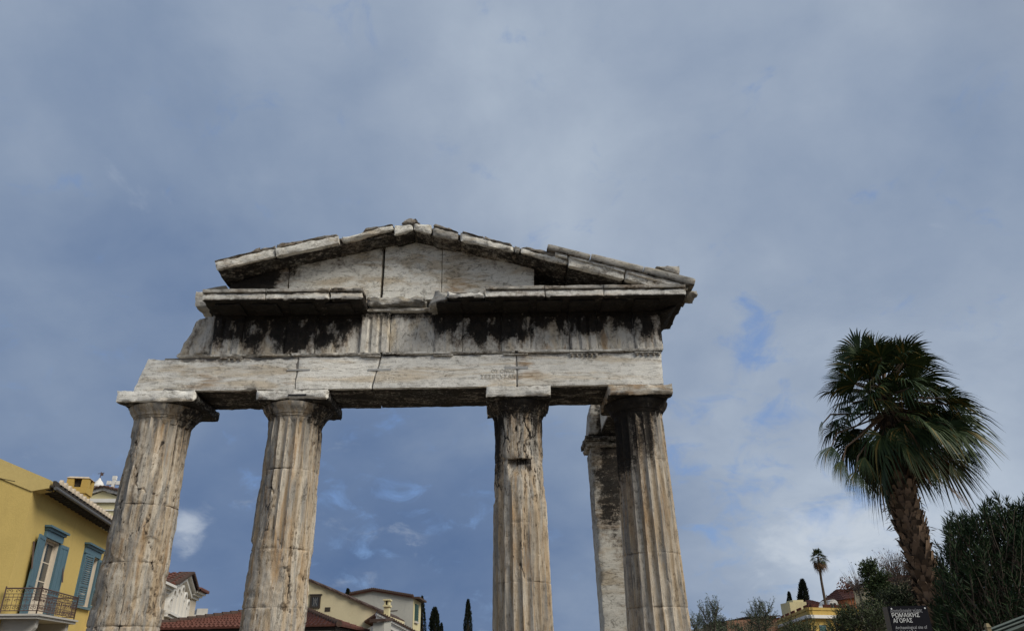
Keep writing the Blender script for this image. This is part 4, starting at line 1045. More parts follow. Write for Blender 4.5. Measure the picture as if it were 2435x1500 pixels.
def church():
    O = at(247, 1185, 46.0); F = Frame((O.x, O.y, 0), (1, 0.12))
    r = thing('church', 'pale yellow church with white gable mouldings and stone cross beyond the yellow chimney', 'church', (O.x, O.y, 0))
    L = lambda px, py: (F.loc(px, py).x, F.loc(px, py).z)
    ax, az = L(246, 1165); lx, lz = L(178, 1190); rx, rz = L(318, 1186)
    cz = L(246, 1190)[1]
    wall_prism(F, [(lx + 0.15, 0), (rx - 0.15, 0), (rx - 0.15, cz - 0.05), (ax, az - 0.05), (lx + 0.15, cz - 0.05)], 9, 'wall', M['paleyellow'], r)
    band(F, (lx, cz - 0.12), (rx, cz - 0.12), 0.22, -0.16, -0.003, 'cornice', M['white'], r)
    for p, q in (((lx, cz + 0.105), (ax - 0.003, az - 0.03)), ((ax + 0.003, az - 0.03), (rx, cz + 0.105))): band(F, p, q, 0.20, -0.18, -0.003, 'raking_moulding', M['white'], r)
    z2 = L(250, 1214)[1]; band(F, (lx + 0.2, z2), (rx - 0.2, z2), 0.08, -0.08, -0.003, 'string_course', M['white'], r)
    mb = MB(F.M); n = 14; w = 0.9; zc = z2 - 1.1
    outer = [(ax + 0.4 + w*math.cos(math.pi*i/n), zc + w*math.sin(math.pi*i/n)) for i in range(n + 1)]; inner = [(ax + 0.4 + w*0.8*math.cos(math.pi*i/n), zc + w*0.8*math.sin(math.pi*i/n)) for i in range(n + 1)]
    for i in range(n):
        a, b, c_, d_ = outer[i], outer[i + 1], inner[i + 1], inner[i]
        mb.hexa([(a[0], -0.07, a[1]), (b[0], -0.07, b[1]), (c_[0], -0.07, c_[1]), (d_[0], -0.07, d_[1]), (a[0], -0.003, a[1]), (b[0], -0.003, b[1]), (c_[0], -0.003, c_[1]), (d_[0], -0.003, d_[1])])
    mb.build('arch_moulding', M['white'], r, recalc=True)
    zr = az + 0.17
    for s_, x1, z1 in ((-1, lx, cz + 0.32), (1, rx, cz + 0.32)):
        mb = MB(F.M)
        a, b, c_, d_ = (x1, -0.25, z1), (x1, 9, z1), (ax, 9, zr), (ax, -0.25, zr)
        barrel_roof(mb, a, b, c_, d_, 26, 7, 0.10, 6, 0.07); mb.build('roof', M['tile'], r, smooth=0.9)
        tile_edge(F, (ax, zr - 0.02) if s_ > 0 else (x1, z1 - 0.02), (x1, z1 - 0.02) if s_ > 0 else (ax, zr - 0.02), -0.36, 0.1, 8, 0.12, 'verge_tiles', M['darktile'], r)
    # stone cross on a small block
    cx, cz0 = L(264, 1163); _, ct = L(264, 1134); _, cm = L(264, 1146); hw = (L(275, 1146)[0] - L(253, 1146)[0])/2; t = 0.085
    y = 0.2
    prof = lambda a, b: bx(F.M, a, b)
    mb = MB(F.M); mb.box((cx - t, y - t, cz0 - 0.1), (cx + t, y + t, ct - 0.003)); mb.box((cx - hw, y - t + 0.004, cm - t), (cx - t - 0.001, y + t - 0.004, cm + t)); mb.box((cx + t + 0.001, y - t + 0.004, cm - t), (cx + hw, y + t - 0.004, cm + t))
    for (px_, pz_) in ((cx, ct), (cx - hw, cm), (cx + hw, cm)): mb.box((px_ - t*1.35, y - t*1.2, pz_ - t*1.35 + 0.001), (px_ + t*1.35, y + t*1.2, pz_ + t*1.35))
    cr = mb.build('cross', M['white'], r)
    mb = MB(F.M); mb.box((cx - 0.22, y - 0.2, cz0 - 0.25), (cx + 0.22, y + 0.2, cz0 - 0.02)); mb.build('cross_base', M['white'], cr)
    # lantern with a vane on the rear gable
    vx, vz = L(217, 1142); _, vt = L(219, 1111)
    mb = MB(F.M); mb.lathe((vx, 1.2, 0), [(0.5, vz - 2.0), (0.5, vz - 0.25), (0.58, vz - 0.2), (0.58, vz - 0.1), (0.30, vz), (0.24, vz + 0.15), (0.10, vz + 0.30), (0.04, vz + 0.42)], 14); fo = mb.build('finial', M['white'], r, smooth=0.6)
    mb = MB(F.M); mb.tube([(vx, 1.2, vz + 0.4), (vx, 1.2, vt)], 0.025, 5); mb.box((vx - 0.02, 1.19, vz + 0.58), (vx + 0.16, 1.21, vz + 0.74)); mb.tube([(vx - 0.18, 1.2, vt - 0.12), (vx + 0.2, 1.2, vt - 0.05)], 0.02, 4); mb.build('weather_vane', M['iron'], fo)
church()

def arched_house():
    P = at(437, 1367, 34.0); F = Frame((P.x, P.y, 0), vp_dir(820, 1575))
    r = thing('villa', 'ivory stucco villa with stepped arched lights under a red tiled gable', 'villa', (P.x, P.y, 0))
    L = lambda px, py: (F.loc(px, py).x, F.loc(px, py).z)
    ax, az = L(437, 1368); lx, lz = L(400, 1392); rx, rz = L(449, 1408); ex, ez = L(464, 1427)
    x0 = lx - 2.2; fz = (lz + rz)/2 - 0.05
    wall_prism(F, [(x0, 0), (ex, 0), (ex, ez), (rx, ez), (rx, rz - 0.1), (ax, az - 0.1), (lx, lz - 0.1), (x0, lz - 0.3)], 9, 'wall', M['ivory'], r)
    t = 0.26
    for p, q in (((lx - 0.12, lz - t), (ax - .002, az - t + 0.04)), ((ax + .002, az - t + 0.04), (rx + 0.12, rz - t))):
        band(F, p, q, t - 0.06, -0.16, -0.003, 'raking_moulding', M['white'], r); band(F, (p[0], p[1] + t - 0.058), (q[0], q[1] + t - 0.058), 0.09, -0.30, 0.4, 'raking_fillet', M['white'], r)
    # eaves cornice at both feet of the gable and round the far corner
    for a, b, z in ((rx + 0.02, ex, ez), (x0, lx - 0.13, lz - 0.34)):
        for dz, h, o in ((0.0, 0.12, 0.14), (0.122, 0.10, 0.26), (0.224, 0.09, 0.38)):
            mb = MB(F.M); mb.box((a, -o, z + dz), (b + (o if b == ex else 0), -0.003, z + dz + h)); mb.build('cornice', M['white'], r)
            if b == ex: mb = MB(F.M); mb.box((ex + 0.002, 0.0, z + dz), (ex + o, 8.5, z + dz + h)); mb.build('cornice', M['white'], r)
    mb = MB(F.M); barrel_roof(mb, (rx, -0.5, ez + 0.33), (ex + 0.5, -0.5, ez + 0.33), (ex - 1.2, 3.5, ez + 1.3), (rx, 3.5, ez + 1.3), 10, 9, 0.07, 6, 0.05); mb.build('roof', M['tile'], r, smooth=0.9)
    mb = MB(F.M); barrel_roof(mb, (ex + 0.5, -0.5, ez + 0.33), (ex + 0.5, 8, ez + 0.33), (ex - 1.2, 8, ez + 1.3), (ex - 1.2, 3.5, ez + 1.3), 26, 9, 0.07, 6, 0.05); mb.build('roof', M['tile'], r, smooth=0.9)
    for x1, z1, n in ((lx - 0.25, lz + 0.02, 12), (rx + 0.25, rz + 0.02, 12)):
        mb = MB(F.M)
        barrel_roof(mb, (x1, 6.0, z1), (x1, -0.34, z1), (ax, -0.34, az + 0.10), (ax, 6.0, az + 0.10), 22, 7, 0.07, 6, 0.05); mb.build('roof', M['tile'], r, smooth=0.9)
        p, q = ((x1, z1), (ax, az + 0.10)) if x1 < ax else ((ax, az + 0.10), (x1, z1))
        tile_edge(F, p, q, -0.44, 0.2, n, 0.09, 'verge_tiles', M['darktile'], r)
    # higher roof behind, with its own ridge
    hx, hz = L(428, 1354); hz += 0.35
    mb = MB(F.M); barrel_roof(mb, (lx - 1.2, 12, hz - 1.6), (lx - 1.2, 2.2, hz - 1.6), (hx + 0.5, 2.2, hz), (hx + 0.5, 12, hz), 30, 8, 0.08, 6, 0.06); mb.build('roof', M['tile'], r, smooth=0.9)
    mb = MB(F.M); mb.hexa([(lx - 1.2, 2.3, hz - 2.2), (hx + 0.5, 2.3, hz - 2.2), (hx + 0.5, 2.3, hz - 0.03), (lx - 1.2, 2.3, hz - 1.63), (lx - 1.2, 11.8, hz - 2.2), (hx + 0.5, 11.8, hz - 2.2), (hx + 0.5, 11.8, hz - 0.03), (lx - 1.2, 11.8, hz - 1.63)]); mb.build('upper_wall', M['ivory'], r)
    # stepped arched lights: recessed panels between slim shafts, each under a hood
    (sx0, sz0), (sx1, sz1) = L(393, 1452), L(436, 1474)
    wd = (sx1 - sx0)/6*0.40
    for k, (px, py) in enumerate(((397, 1419), (406.5, 1399), (417, 1395), (427, 1391), (433.5, 1408), (439.5, 1425))):
        xc, top = L(px, py); tt = (xc - sx0)/(sx1 - sx0); sz = sz0 + (sz1 - sz0)*tt
        def arch(w, top): return [(xc - w, sz)] + [(xc - w*math.cos(math.pi*i/10), top - w + w*math.sin(math.pi*i/10)) for i in range(11)] + [(xc + w, sz)]
        a, o, c_ = arch(wd*1.22, top + 0.02), arch(wd*0.92, top - wd*0.25), arch(wd*0.62, top - wd*0.5)
        def rim(a, o, ya, yb, nm, par, mat):
            mb = MB(F.M)
            for i in range(len(a) - 1):
                mb.hexa([(a[i][0], ya, a[i][1]), (a[i + 1][0], ya, a[i + 1][1]), (o[i + 1][0], ya, o[i + 1][1]), (o[i][0], ya, o[i][1]), (a[i][0], yb, a[i][1]), (a[i + 1][0], yb, a[i + 1][1]), (o[i + 1][0], yb, o[i + 1][1]), (o[i][0], yb, o[i][1])])
            return mb.build(nm, mat, par, recalc=True)
        w_ = rim(a, o, -0.20, -0.003, 'window', r, M['white'])
        rim(o, c_, -0.10, -0.004, 'inner_arch', w_, M['ivory'])
        mb = MB(F.M); ids = [mb.add((x, -0.006, z)) for x, z in c_]; mb.f.append(tuple(ids)); mb.build('pane', M['glass'] if k in (5,) else M['ivory'], w_)
        mb = MB(F.M); mb.box((xc - wd*1.3, -0.24, top - wd*1.5), (xc - wd*0.85, -0.203, top - wd*1.2)); mb.build('capital', M['white'], w_)
    for dz, o in ((-0.10, 0.22), (-0.20, 0.14)): band(F, (sx0 - 0.1, sz0 + dz), (sx1 + 0.1, sz1 + dz), 0.09, -o, -0.003, 'sill', M['white'], r)
    for k in range(8):
        z = ez - 0.40*(k + 1)
        band(F, (rx + 0.5, z), (ex - 0.005, z), 0.018, -0.006, -0.001, 'joint_line', M['slab'], r); band(F, (x0, z), (lx + 0.1, z), 0.018, -0.006, -0.001, 'joint_line', M['slab'], r)
    band(F, (rx + 0.52, 0.1), (ex + 0.03, 0.1), ez - 0.102, -0.05, -0.007, 'pilaster', M['ivory'], r)
arched_house()

def flat_block():
    O = at(485, 1470, 75.0); F = Frame((O.x, O.y, 0), (1, 0.45))
    r = thing('apartment_block', 'small white flat-roofed block far off between the first two columns', 'building', (O.x, O.y, 0))
    L = lambda px, py: (F.loc(px, py).x, F.loc(px, py).z)
    x0, zt = L(458, 1446); x1, _ = L(500, 1446)
    wall_prism(F, [(x0, 0), (x1, 0), (x1, zt - 0.9), (x0, zt - 0.9)], 6, 'wall', M['white'], r)
    mb = MB(F.M); mb.box((x0 + 0.2, -0.006, zt - 1.5), (x0 + 1.0, -0.003, zt - 0.95)); mb.box((x0 + 1.15, -0.006, zt - 1.5), (x1 - 0.3, -0.003, zt - 0.95)); mb.build('window', M['glass'], r)
    mb = MB(F.M); mb.box((x0 - 0.2, -0.5, zt - 0.898), (x1 + 0.6, 5, zt - 0.55)); mb.box((x0 + 0.4, -0.2, zt - 0.548), (x1 - 0.2, 4, zt)); mb.build('roof', M['slab'], r)
flat_block()

def low_house():
    A = at(650, 1470, 25.0)
    r = thing('low_house', 'low house with weathered red barrel-tile hip roof behind the second column', 'house', (A.x, A.y, 0))
    e0 = at(382, 1500, 24.0); ridge0 = at(566, 1463, 26.5); rp = at(742, 1456, 26.5); e1 = at(806, 1489, 24.0); ez = (e0.z*0 + at(736, 1489, 24.0).z)
    zr = at(640, 1452, 26.5).z
    e0.z = ez; e1.z = ez
    el = V((e0.x - 1.2, 24.0, ez)); er = V((e1.x, 24.0, ez)); rl = V((ridge0.x + 0.7, 26.8, zr)); rr = V((rp.x - 0.35, 26.8, zr)); bl_ = V((el.x, 29.6, ez)); br_ = V((er.x, 29.6, ez))
    mb = MB(); barrel_roof(mb, el, er, rr, rl, 46, 9, 0.05, 6, 0.05); mb.build('roof', M['tile'], r, smooth=0.9)
    mb = MB(); barrel_roof(mb, er, br_, rr + V((0, 0.01, 0)), rr, 24, 9, 0.05, 6, 0.05); mb.build('roof', M['tile'], r, smooth=0.9)
    mb = MB(); barrel_roof(mb, bl_, el, rl, rl + V((0, 0.01, 0)), 24, 9, 0.05, 6, 0.05); mb.build('roof', M['tile'], r, smooth=0.9)
    mb = MB(); barrel_roof(mb, br_, bl_, rl, rr, 46, 9, 0.05, 6, 0.05); mb.build('roof', M['tile'], r, smooth=0.9)
    for a, b in ((el, rl), (er, rr), (rl, rr)):
        mb = MB(); n = 16
        for k in range(n):
            p = a + (b - a)*(k/n); q = a + (b - a)*((k + 1.1)/n); mb.tube([p + V((0, 0, 0.07)), q + V((0, 0, 0.05))], [0.10, 0.085], 8)
        mb.build('ridge_tiles', M['darktile'], r, smooth=0.8)
    mb = MB(); mb.box((el.x + 0.35, 24.35, 0), (er.x - 0.35, 29.3, ez - 0.02)); mb.build('wall', M['white'], r)
    mb = MB(); mb.box((el.x + 0.15, 24.12, ez - 0.10), (er.x - 0.12, 29.5, ez - 0.015)); mb.build('eaves', M['wood'], r)
    # pale parapet behind the roof
    p = at(458, 1479, 40.0); q = at(590, 1470, 40.0)
    r2 = thing('parapet_wall', 'pale yellow parapet wall just above the red roof between first and second columns', 'wall', (p.x, 40, 0))
    mb = MB(); mb.hexa([(p.x - 0.3, 40, 0), (q.x + 1, 40, 0), (q.x + 1, 40, q.z), (p.x - 0.3, 40, p.z), (p.x - 0.3, 40.4, 0), (q.x + 1, 40.4, 0), (q.x + 1, 40.4, q.z), (p.x - 0.3, 40.4, p.z)]); mb.build('wall', M['paleyellow'], r2)
    mb = MB(); mb.hexa([(p.x - 0.4, 39.9, p.z + .003), (q.x + 1, 39.9, q.z + .003), (q.x + 1, 39.9, q.z + 0.08), (p.x - 0.4, 39.9, p.z + 0.08), (p.x - 0.4, 40.5, p.z + .003), (q.x + 1, 40.5, q.z + .003), (q.x + 1, 40.5, q.z + 0.08), (p.x - 0.4, 40.5, p.z + 0.08)]); mb.build('coping', M['slab'], r2)
low_house()

def gable_house():
    Y = 32.0; O = at(735, 1450, Y); F = Frame((O.x, O.y, 0), (1, 0.0))
    r = thing('gable_house', 'cream house with long sloping gable wall and one dark grilled window beside the second column', 'house', (O.x, O.y, 0))
    L = lambda px, py: (F.loc(px, py).x, F.loc(px, py).z)
    lx, lz = L(690, 1358); mx, mz = L(735, 1379); rx, rz = L(906, 1452)
    wall_prism(F, [(lx - 0.9, 0), (rx, 0), (rx, rz - 0.05), (lx, lz - 0.05), (lx - 0.9, lz - 0.5)], 8, 'wall', M['cream'], r)
    n = 30
    mb = MB(F.M)
    for k in range(n):
        t = k/n; x = lx + (rx - lx)*t; z = lz + (rz - lz)*t; dx = (rx - lx)/n; dz = (rz - lz)/n; j = 0.02*math.sin(k*4.7)
        mb.hexa([(x, -0.10 + j, z - 0.045), (x + dx*1.1, -0.10 + j, z + dz*1.1 - 0.045), (x + dx*1.1, -0.10 + j, z + dz*1.1 + 0.01 + j), (x, -0.10 + j, z + 0.035 + j), (x, 8, z - 0.045), (x + dx*1.1, 8, z + dz*1.1 - 0.045), (x + dx*1.1, 8, z + dz*1.1 + 0.01 + j), (x, 8, z + 0.035 + j)])
    mb.build('roof', M['darktile'], r)
    mb = MB(F.M); mb.hexa([(lx - 1.0, -0.1, lz - 0.6), (lx, -0.1, lz - 0.04), (lx, -0.1, lz + 0.04), (lx - 1.0, -0.1, lz - 0.52), (lx - 1.0, 8, lz - 0.6), (lx, 8, lz - 0.04), (lx, 8, lz + 0.04), (lx - 1.0, 8, lz - 0.52)]); mb.build('roof', M['darktile'], r)
    # window with a dark timber frame and iron grille
    x0, z1 = L(739, 1415); x1, z0 = L(761, 1445)
    mb = MB(F.M); t = 0.07
    for a, b in (((x0, -0.05, z0), (x0 + t, -0.002, z1)), ((x1 - t, -0.05, z0), (x1, -0.002, z1)), ((x0 + t, -0.05, z0), (x1 - t, -0.002, z0 + t)), ((x0 + t, -0.05, z1 - t), (x1 - t, -0.002, z1)), ((x0 - 0.05, -0.06, z1 + .002), (x1 + 0.05, -0.002, z1 + 0.05))): mb.box(a, b)
    w = mb.build('window', M['wood'], r)
    mb = MB(F.M); mb.box((x0 + t, -0.012, z0 + t), (x1 - t, -0.003, z1 - t)); mb.build('pane', M['glass'], w)
    mb = MB(F.M); cx, cz = (x0 + x1)/2, (z0 + z1)/2
    for k in range(3): x = x0 + t + (x1 - x0 - 2*t)*(k + 1)/4; mb.tube([(x, -0.035, z0 + t), (x, -0.035, z1 - t)], 0.008, 4)
    for s_ in (-1, 1): mb.tube([(cx - s_*0.10, -0.04, cz - 0.16), (cx + s_*0.10, -0.04, cz + 0.16)], 0.008, 4)
    mb.tube([(x0 + t, -0.035, cz - 0.2), (x1 - t, -0.035, cz - 0.2)], 0.008, 4); mb.tube([(x0 + t, -0.035, cz + 0.2), (x1 - t, -0.035, cz + 0.2)], 0.008, 4)
    mb.build('grille', plain('light_iron', (0.22, 0.22, 0.22), 0.6), w)
    x0, z1 = L(773, 1443); x1, z0 = L(785, 1453)
    mb = MB(F.M); mb.box((x0, -0.012, z0), (x1, -0.002, z1)); mb.build('vent', M['wood'], r)
    # chimney on the lower slope
    x0, z0 = L(907, 1448); x1, z1 = L(923, 1421); cxa = (x0 + x1)/2; hw = (x1 - x0)/2*0.8
    mb = MB(F.M); mb.box((cxa - hw, 0.5, rz - 0.6), (cxa + hw, 1.0, z1 - 0.30)); ch = mb.build('chimney', M['paleyellow'], r)
    mb = MB(F.M); mb.box((cxa - hw - 0.05, 0.44, z1 - 0.298), (cxa + hw + 0.05, 1.06, z1 - 0.23))
    for a, b in ((-hw, -hw*0.4), (hw*0.4, hw)): mb.box((cxa + a, 0.5, z1 - 0.228), (cxa + b, 1.0, z1 - 0.06))
    mb.box((cxa - hw - 0.05, 0.44, z1 - 0.058), (cxa + hw + 0.05, 1.06, z1)); mb.build('chimney_head', M['paleyellow'], ch)
    mb = MB(F.M); mb.box((cxa - hw*0.39, 0.56, z1 - 0.227), (cxa + hw*0.39, 0.94, z1 - 0.059)); mb.build('flue_opening', M['wood'], ch)
gable_house()

def white_house():
    Y = 27.0; O = at(905, 1456, Y); F = Frame((O.x, O.y, 0), (1, 0.25))
    r = thing('white_house', 'small white house with moulded gable cornice and ragged tile verge in front of cream wall', 'house', (O.x, O.y, 0))
    L = lambda px, py: (F.loc(px, py).x, F.loc(px, py).z)
    ax, az = 0.0, L(905, 1456)[1]; rx, rz = L(985, 1500)
    rx, rz = rx + 0.4, rz - 0.25
    wall_prism(F, [(-0.02, 0), (rx, 0), (rx, rz - 0.3), (-0.02, az - 0.3)], 5, 'wall', M['white'], r)
    band(F, (-0.15, az - 0.28), (rx, rz - 0.28), 0.20, -0.22, -0.003, 'cornice', M['white'], r)
    band(F, (-0.15, az - 0.078), (rx, rz - 0.078), 0.07, -0.30, 0.3, 'cornice_fillet', M['white'], r)
    tile_edge(F, (-0.15, az + 0.0), (rx, rz + 0.0), -0.34, 0.3, 22, 0.085, 'verge_tiles', M['darktile'], r)
    mb = MB(F.M); mb.hexa([(-0.15, 0.3, az - 0.07), (rx, 0.3, rz - 0.07), (rx, 0.3, rz), (-0.15, 0.3, az), (-0.15, 5.2, az - 0.07), (rx, 5.2, rz - 0.07), (rx, 5.2, rz), (-0.15, 5.2, az)]); mb.build('roof', M['tile'], r)
    # grey shed at its foot
    p = at(884, 1471, 24.0); q = at(914, 1477, 24.0)
    s_ = thing('shed', 'small grey shed with crumbling flat top at the foot of white gable', 'shed', (p.x, 24, 0))
    stone_ = MB(); stone_.hexa([(p.x + 0.05, 24, 0), (q.x, 24, 0), (q.x, 24, q.z), (p.x + 0.05, 24, p.z - 0.1), (p.x + 0.3, 25.5, 0), (q.x, 25.5, 0), (q.x, 25.5, q.z + 0.1), (p.x + 0.3, 25.5, p.z)]); stone_.build('wall', M['greyplaster'], s_)
    mb = MB(); mb.hexa([(p.x - 0.05, 23.9, p.z - 0.098), (q.x + 0.05, 23.9, q.z + .003), (q.x + 0.05, 23.9, q.z + 0.07), (p.x - 0.05, 23.9, p.z + 0.0), (p.x + 0.2, 25.6, p.z + 0.01), (q.x + 0.05, 25.6, q.z + 0.11), (q.x + 0.05, 25.6, q.z + 0.18), (p.x + 0.2, 25.6, p.z + 0.08)]); mb.build('roof', M['darktile'], s_)
white_house()

def grey_house():
    Y = 42.0; O = at(983, 1420, Y); F = Frame((O.x, O.y, 0), (1, -0.02))
    r = thing('tall_house', 'grey rendered house with red tiled roof edge and one green shutter beside the cypresses', 'house', (O.x, O.y, 0))
    L = lambda px, py: (F.loc(px, py).x, F.loc(px, py).z)
    a = L(832, 1413); b = L(887, 1402); c = L(983, 1418)
    G = Frame((O.x + 0.004, O.y - 0.004, 0), (F.n.x, F.n.y)); g = lambda px, py: (G.loc(px, py).x, G.loc(px, py).z)
    Ls = max(0.8, g(1000, 1434)[0]); DP = Ls
    wall_prism(F, [(a[0], 0), (c[0], 0), (c[0], c[1] - 0.05), (b[0], b[1] - 0.05), (a[0], a[1] - 0.05)], DP, 'wall', M['greyplaster'], r)
    for p, q, n in ((a, b, 12), (b, c, 20)):
        tile_edge(F, p, q, -0.18, 0.3, n, 0.13, 'verge_tiles', M['darktile'], r)
        mb = MB(F.M); mb.hexa([(p[0], -0.14, p[1] - 0.06), (q[0], -0.14, q[1] - 0.06), (q[0], -0.14, q[1]), (p[0], -0.14, p[1]), (p[0], DP, p[1] - 0.06), (q[0], DP, q[1] - 0.06), (q[0], DP, q[1]), (p[0], DP, p[1])]); mb.build('roof', M['tile'], r)
    # cream side wall facing right, with the shutter
    mb = MB(G.M); zc = c[1]
    mb.box((0.01, -0.03, 0), (Ls, 0.0, zc - 0.10)); mb.build('side_wall', M['paleyellow'], r)
    mb = MB(G.M); mb.box((-0.1, -0.35, zc - 0.098), (Ls, -0.002, zc + 0.0)); mb.build('eaves', M['darktile'], r)
    x0 = g(985, 1440)[0]; x1 = g(992, 1440)[0]; z1 = g(986, 1435)[1]; z0 = g(986, 1476)[1]
    mb = MB(G.M); mb.box((x0, -0.08, z0), (x1, -0.033, z1))
    for k in range(10): z = z0 + (z1 - z0)*(k + 0.5)/10; mb.box((x0 + 0.05, -0.105, z - 0.03), (x1 - 0.05, -0.082, z + 0.03))
    mb.build('shutter', M['green'], r)
    mb = MB(G.M); mb.box((x0 - 0.1, -0.12, z0 - 0.1), (x1 + 0.1, -0.003, z0 - 0.003)); mb.build('sill', M['slab'], r)
    mb = MB(F.M); mb.tube([(b[0] - 0.9, -0.03, b[1] - 1.5), (b[0] - 0.9, -0.03, b[1] - 0.7)], 0.03, 4); mb.tube([(b[0] - 2.4, -0.02, b[1] - 1.25), (b[0] + 1.4, -0.02, b[1] - 1.05)], 0.015, 4); mb.build('pipe', M['iron'], r)
grey_house()

# ------------------------------------------------------------------ houses on the slope to the right
def parapet_house():
    P = at(1922, 1443, 62.0); F = Frame((P.x, P.y, 0), vp_dir(4067)); zT = P.z
    r = thing('neoclassical_house', 'yellow house with white cornice, terracotta baluster parapet and rooftop box near the distant palm', 'house', (P.x, P.y, 0))
    L = lambda px, py: (F.loc(px, py).x, F.loc(px, py).z)
    Wd = L(2040, 1450)[0]
    zc = L(1925, 1465)[1]
    G = Frame((P.x, P.y, 0), vp_dir(1654))          # receding left side
    if G.n.dot(V((1, 0, 0))) < 0: G.n = -G.n
    G.M = Matrix(((G.d.x, G.n.x, 0, G.o.x), (G.d.y, G.n.y, 0, G.o.y), (0, 0, 1, 0), (0, 0, 0, 1)))
    Ls = 34.0
    mb = MB(); pts = [F.M @ V((0.05, 0.08, 0)), F.M @ V((Wd, 0.08, 0)), F.M @ V((Wd, 0.08, 0)) + G.d*Ls, F.M @ V((0.05, 0.08, 0)) + G.d*Ls]
    mb.prism(pts, (0, 0, zc - 0.1)); mb.build('wall', M['yellow2'], r, recalc=True)
    for fr, ln in ((F, Wd), (G, Ls)):
        e = 0.0 if fr is F else 0.02
        mb = MB(fr.M); mb.box((-0.25 + e, -0.30, zc - 0.12), (ln, 0.3, zc + 0.12)); mb.build('cornice', M['white'], r)
        mb = MB(fr.M); mb.box((0.0 + e, -0.05, zc + 0.123), (ln, 0.25, zc + 0.45)); mb.box((-0.06 + e, -0.1, zT - 0.20), (ln, 0.3, zT))
        sp = 1.6 if fr is F else 4.6; n = int(ln/sp); w = sp*0.62
        xs = [0.0 + e] + [v for k in range(n) for v in (0.5 + k*sp, 0.5 + k*sp + w)] + [ln]
        for k in range(0, len(xs) - 1, 2):
            if xs[k + 1] > xs[k]: mb.box((xs[k], -0.05, zc + 0.452), (xs[k + 1], 0.25, zT - 0.203))
        pp = mb.build('parapet', M['yellow2'], r)
        for k in range(n):
            x0 = 0.5 + k*sp
            bm_ = MB(fr.M)
            for j in range(6):
                x = x0 + w*(j + 0.5)/6
                bm_.lathe((x, 0.1, 0), [(0.06, zc + 0.452), (0.09, zc + 0.60), (0.05, zc + 0.80), (0.08, zc + 0.95), (0.06, zT - 0.203)], 6)
            bm_.box((x0, 0.14, zc + 0.452), (x0 + w, 0.2, zT - 0.203))
            bm_.build('baluster_panel', plain('dark_terracotta', (0.10, 0.035, 0.025), 0.85) if 'dark_terracotta' not in bpy.data.materials else bpy.data.materials['dark_terracotta'], pp)
    a = at(1881, 1454, 90.0); b = at(1917, 1430, 90.0)
    mb = MB(); mb.box((a.x, 90, zc - 0.1), (b.x, 93, b.z)); mb.box((a.x + 0.6, 90.4, b.z + .003), (b.x - 0.15, 92.5, b.z + 0.25)); mb.build('roof_box', M['paleyellow'], r)
    a = at(1949, 1485, 61.0); b = at(1965, 1500, 61.0); p, q = L(1949, 1485), L(1964, 1485)
    mb = MB(F.M); mb.box((p[0], 0.02, p[1] - 1.9), (q[0], 0.075, p[1])); w_ = mb.build('window', M['blue'], r)
    mb = MB(F.M); mb.box((p[0] + 0.1, 0.01, p[1] - 1.8), ((p[0] + q[0])/2 - .03, 0.019, p[1] - 0.1)); mb.box(((p[0] + q[0])/2 + .03, 0.01, p[1] - 1.8), (q[0] - 0.1, 0.019, p[1] - 0.1)); mb.build('shutter', M['green'], w_)
parapet_house()
def box_house(name, label, cat, quad, Y, depth, mat, roofmat=None, roof_h=0.0, wins=(), ov=0.3):
    """house seen from four pixels of its front: tl tr and the roof above"""
    (xl, yl), (xr, yr) = quad
    a, b = at(xl, yl, Y), at(xr, yr, Y + (0))
    r = thing(name, label, cat, (a.x, Y, 0))
    mb = MB(); mb.hexa([(a.x, Y, 0), (b.x, Y, 0), (b.x, Y, b.z), (a.x, Y, a.z), (a.x, Y + depth, 0), (b.x, Y + depth, 0), (b.x, Y + depth, b.z), (a.x, Y + depth, a.z)]); mb.build('wall', mat, r)
    if roofmat:
        mb = MB(); zr = (a.z + b.z)/2 + roof_h; xm0, xm1 = a.x + (b.x - a.x)*0.25, b.x - (b.x - a.x)*0.25
        A = [(a.x - ov, Y - ov, a.z + .01), (b.x + ov, Y - ov, b.z + .01), (b.x + ov, Y + depth + ov, b.z + .01), (a.x - ov, Y + depth + ov, a.z + .01)]
        Rg = [(xm0, Y + depth/2, zr), (xm1, Y + depth/2, zr)]
        barrel_roof(mb, A[0], A[1], Rg[1], Rg[0], 20, 6, 0.06, 5, 0.05); barrel_roof(mb, A[1], A[2], Rg[1], Rg[1], 12, 6, 0.06, 5, 0.05); barrel_roof(mb, A[3], A[0], Rg[0], Rg[0], 12, 6, 0.06, 5, 0.05); barrel_roof(mb, A[2], A[3], Rg[0], Rg[1], 20, 6, 0.06, 5, 0.05)
        mb.poly(A)
        mb.build('roof', roofmat, r, smooth=0.9)
    for (wx0, wy0, wx1, wy1) in wins:
        p, q = at(wx0, wy1, Y), at(wx1, wy0, Y); mb = MB(); mb.box((p.x, Y - 0.05, p.z), (q.x, Y - 0.003, q.z)); mb.build('window', M['wood'], r)
    return r
box_house('brick_house', 'long dusty brick house with flat top behind the olive trees near the fourth column', 'house', ((1724, 1476), (1800, 1470)), 70, 8, M['brickpink'], None)
box_house('dark_roof_house', 'brown house with dark low roof left of the yellow parapet house', 'house', ((1790, 1468), (1846, 1465)), 74, 8, M['brickpink'], M['darktile'], 0.15)
r_ = box_house('orange_house', 'bright orange terracotta house wall below bare branches on the slope', 'house', ((2016, 1424), (2067, 1414)), 92, 8, M['terracotta'], M['tile'], 1.2, ((2056, 1420, 2060, 1432),))
box_house('red_roof_house', 'small house with dark red roof right behind the yellow parapet', 'house', ((1936, 1441), (1958, 1437)), 96, 6, M['brickpink'], M['tile'], 0.8)
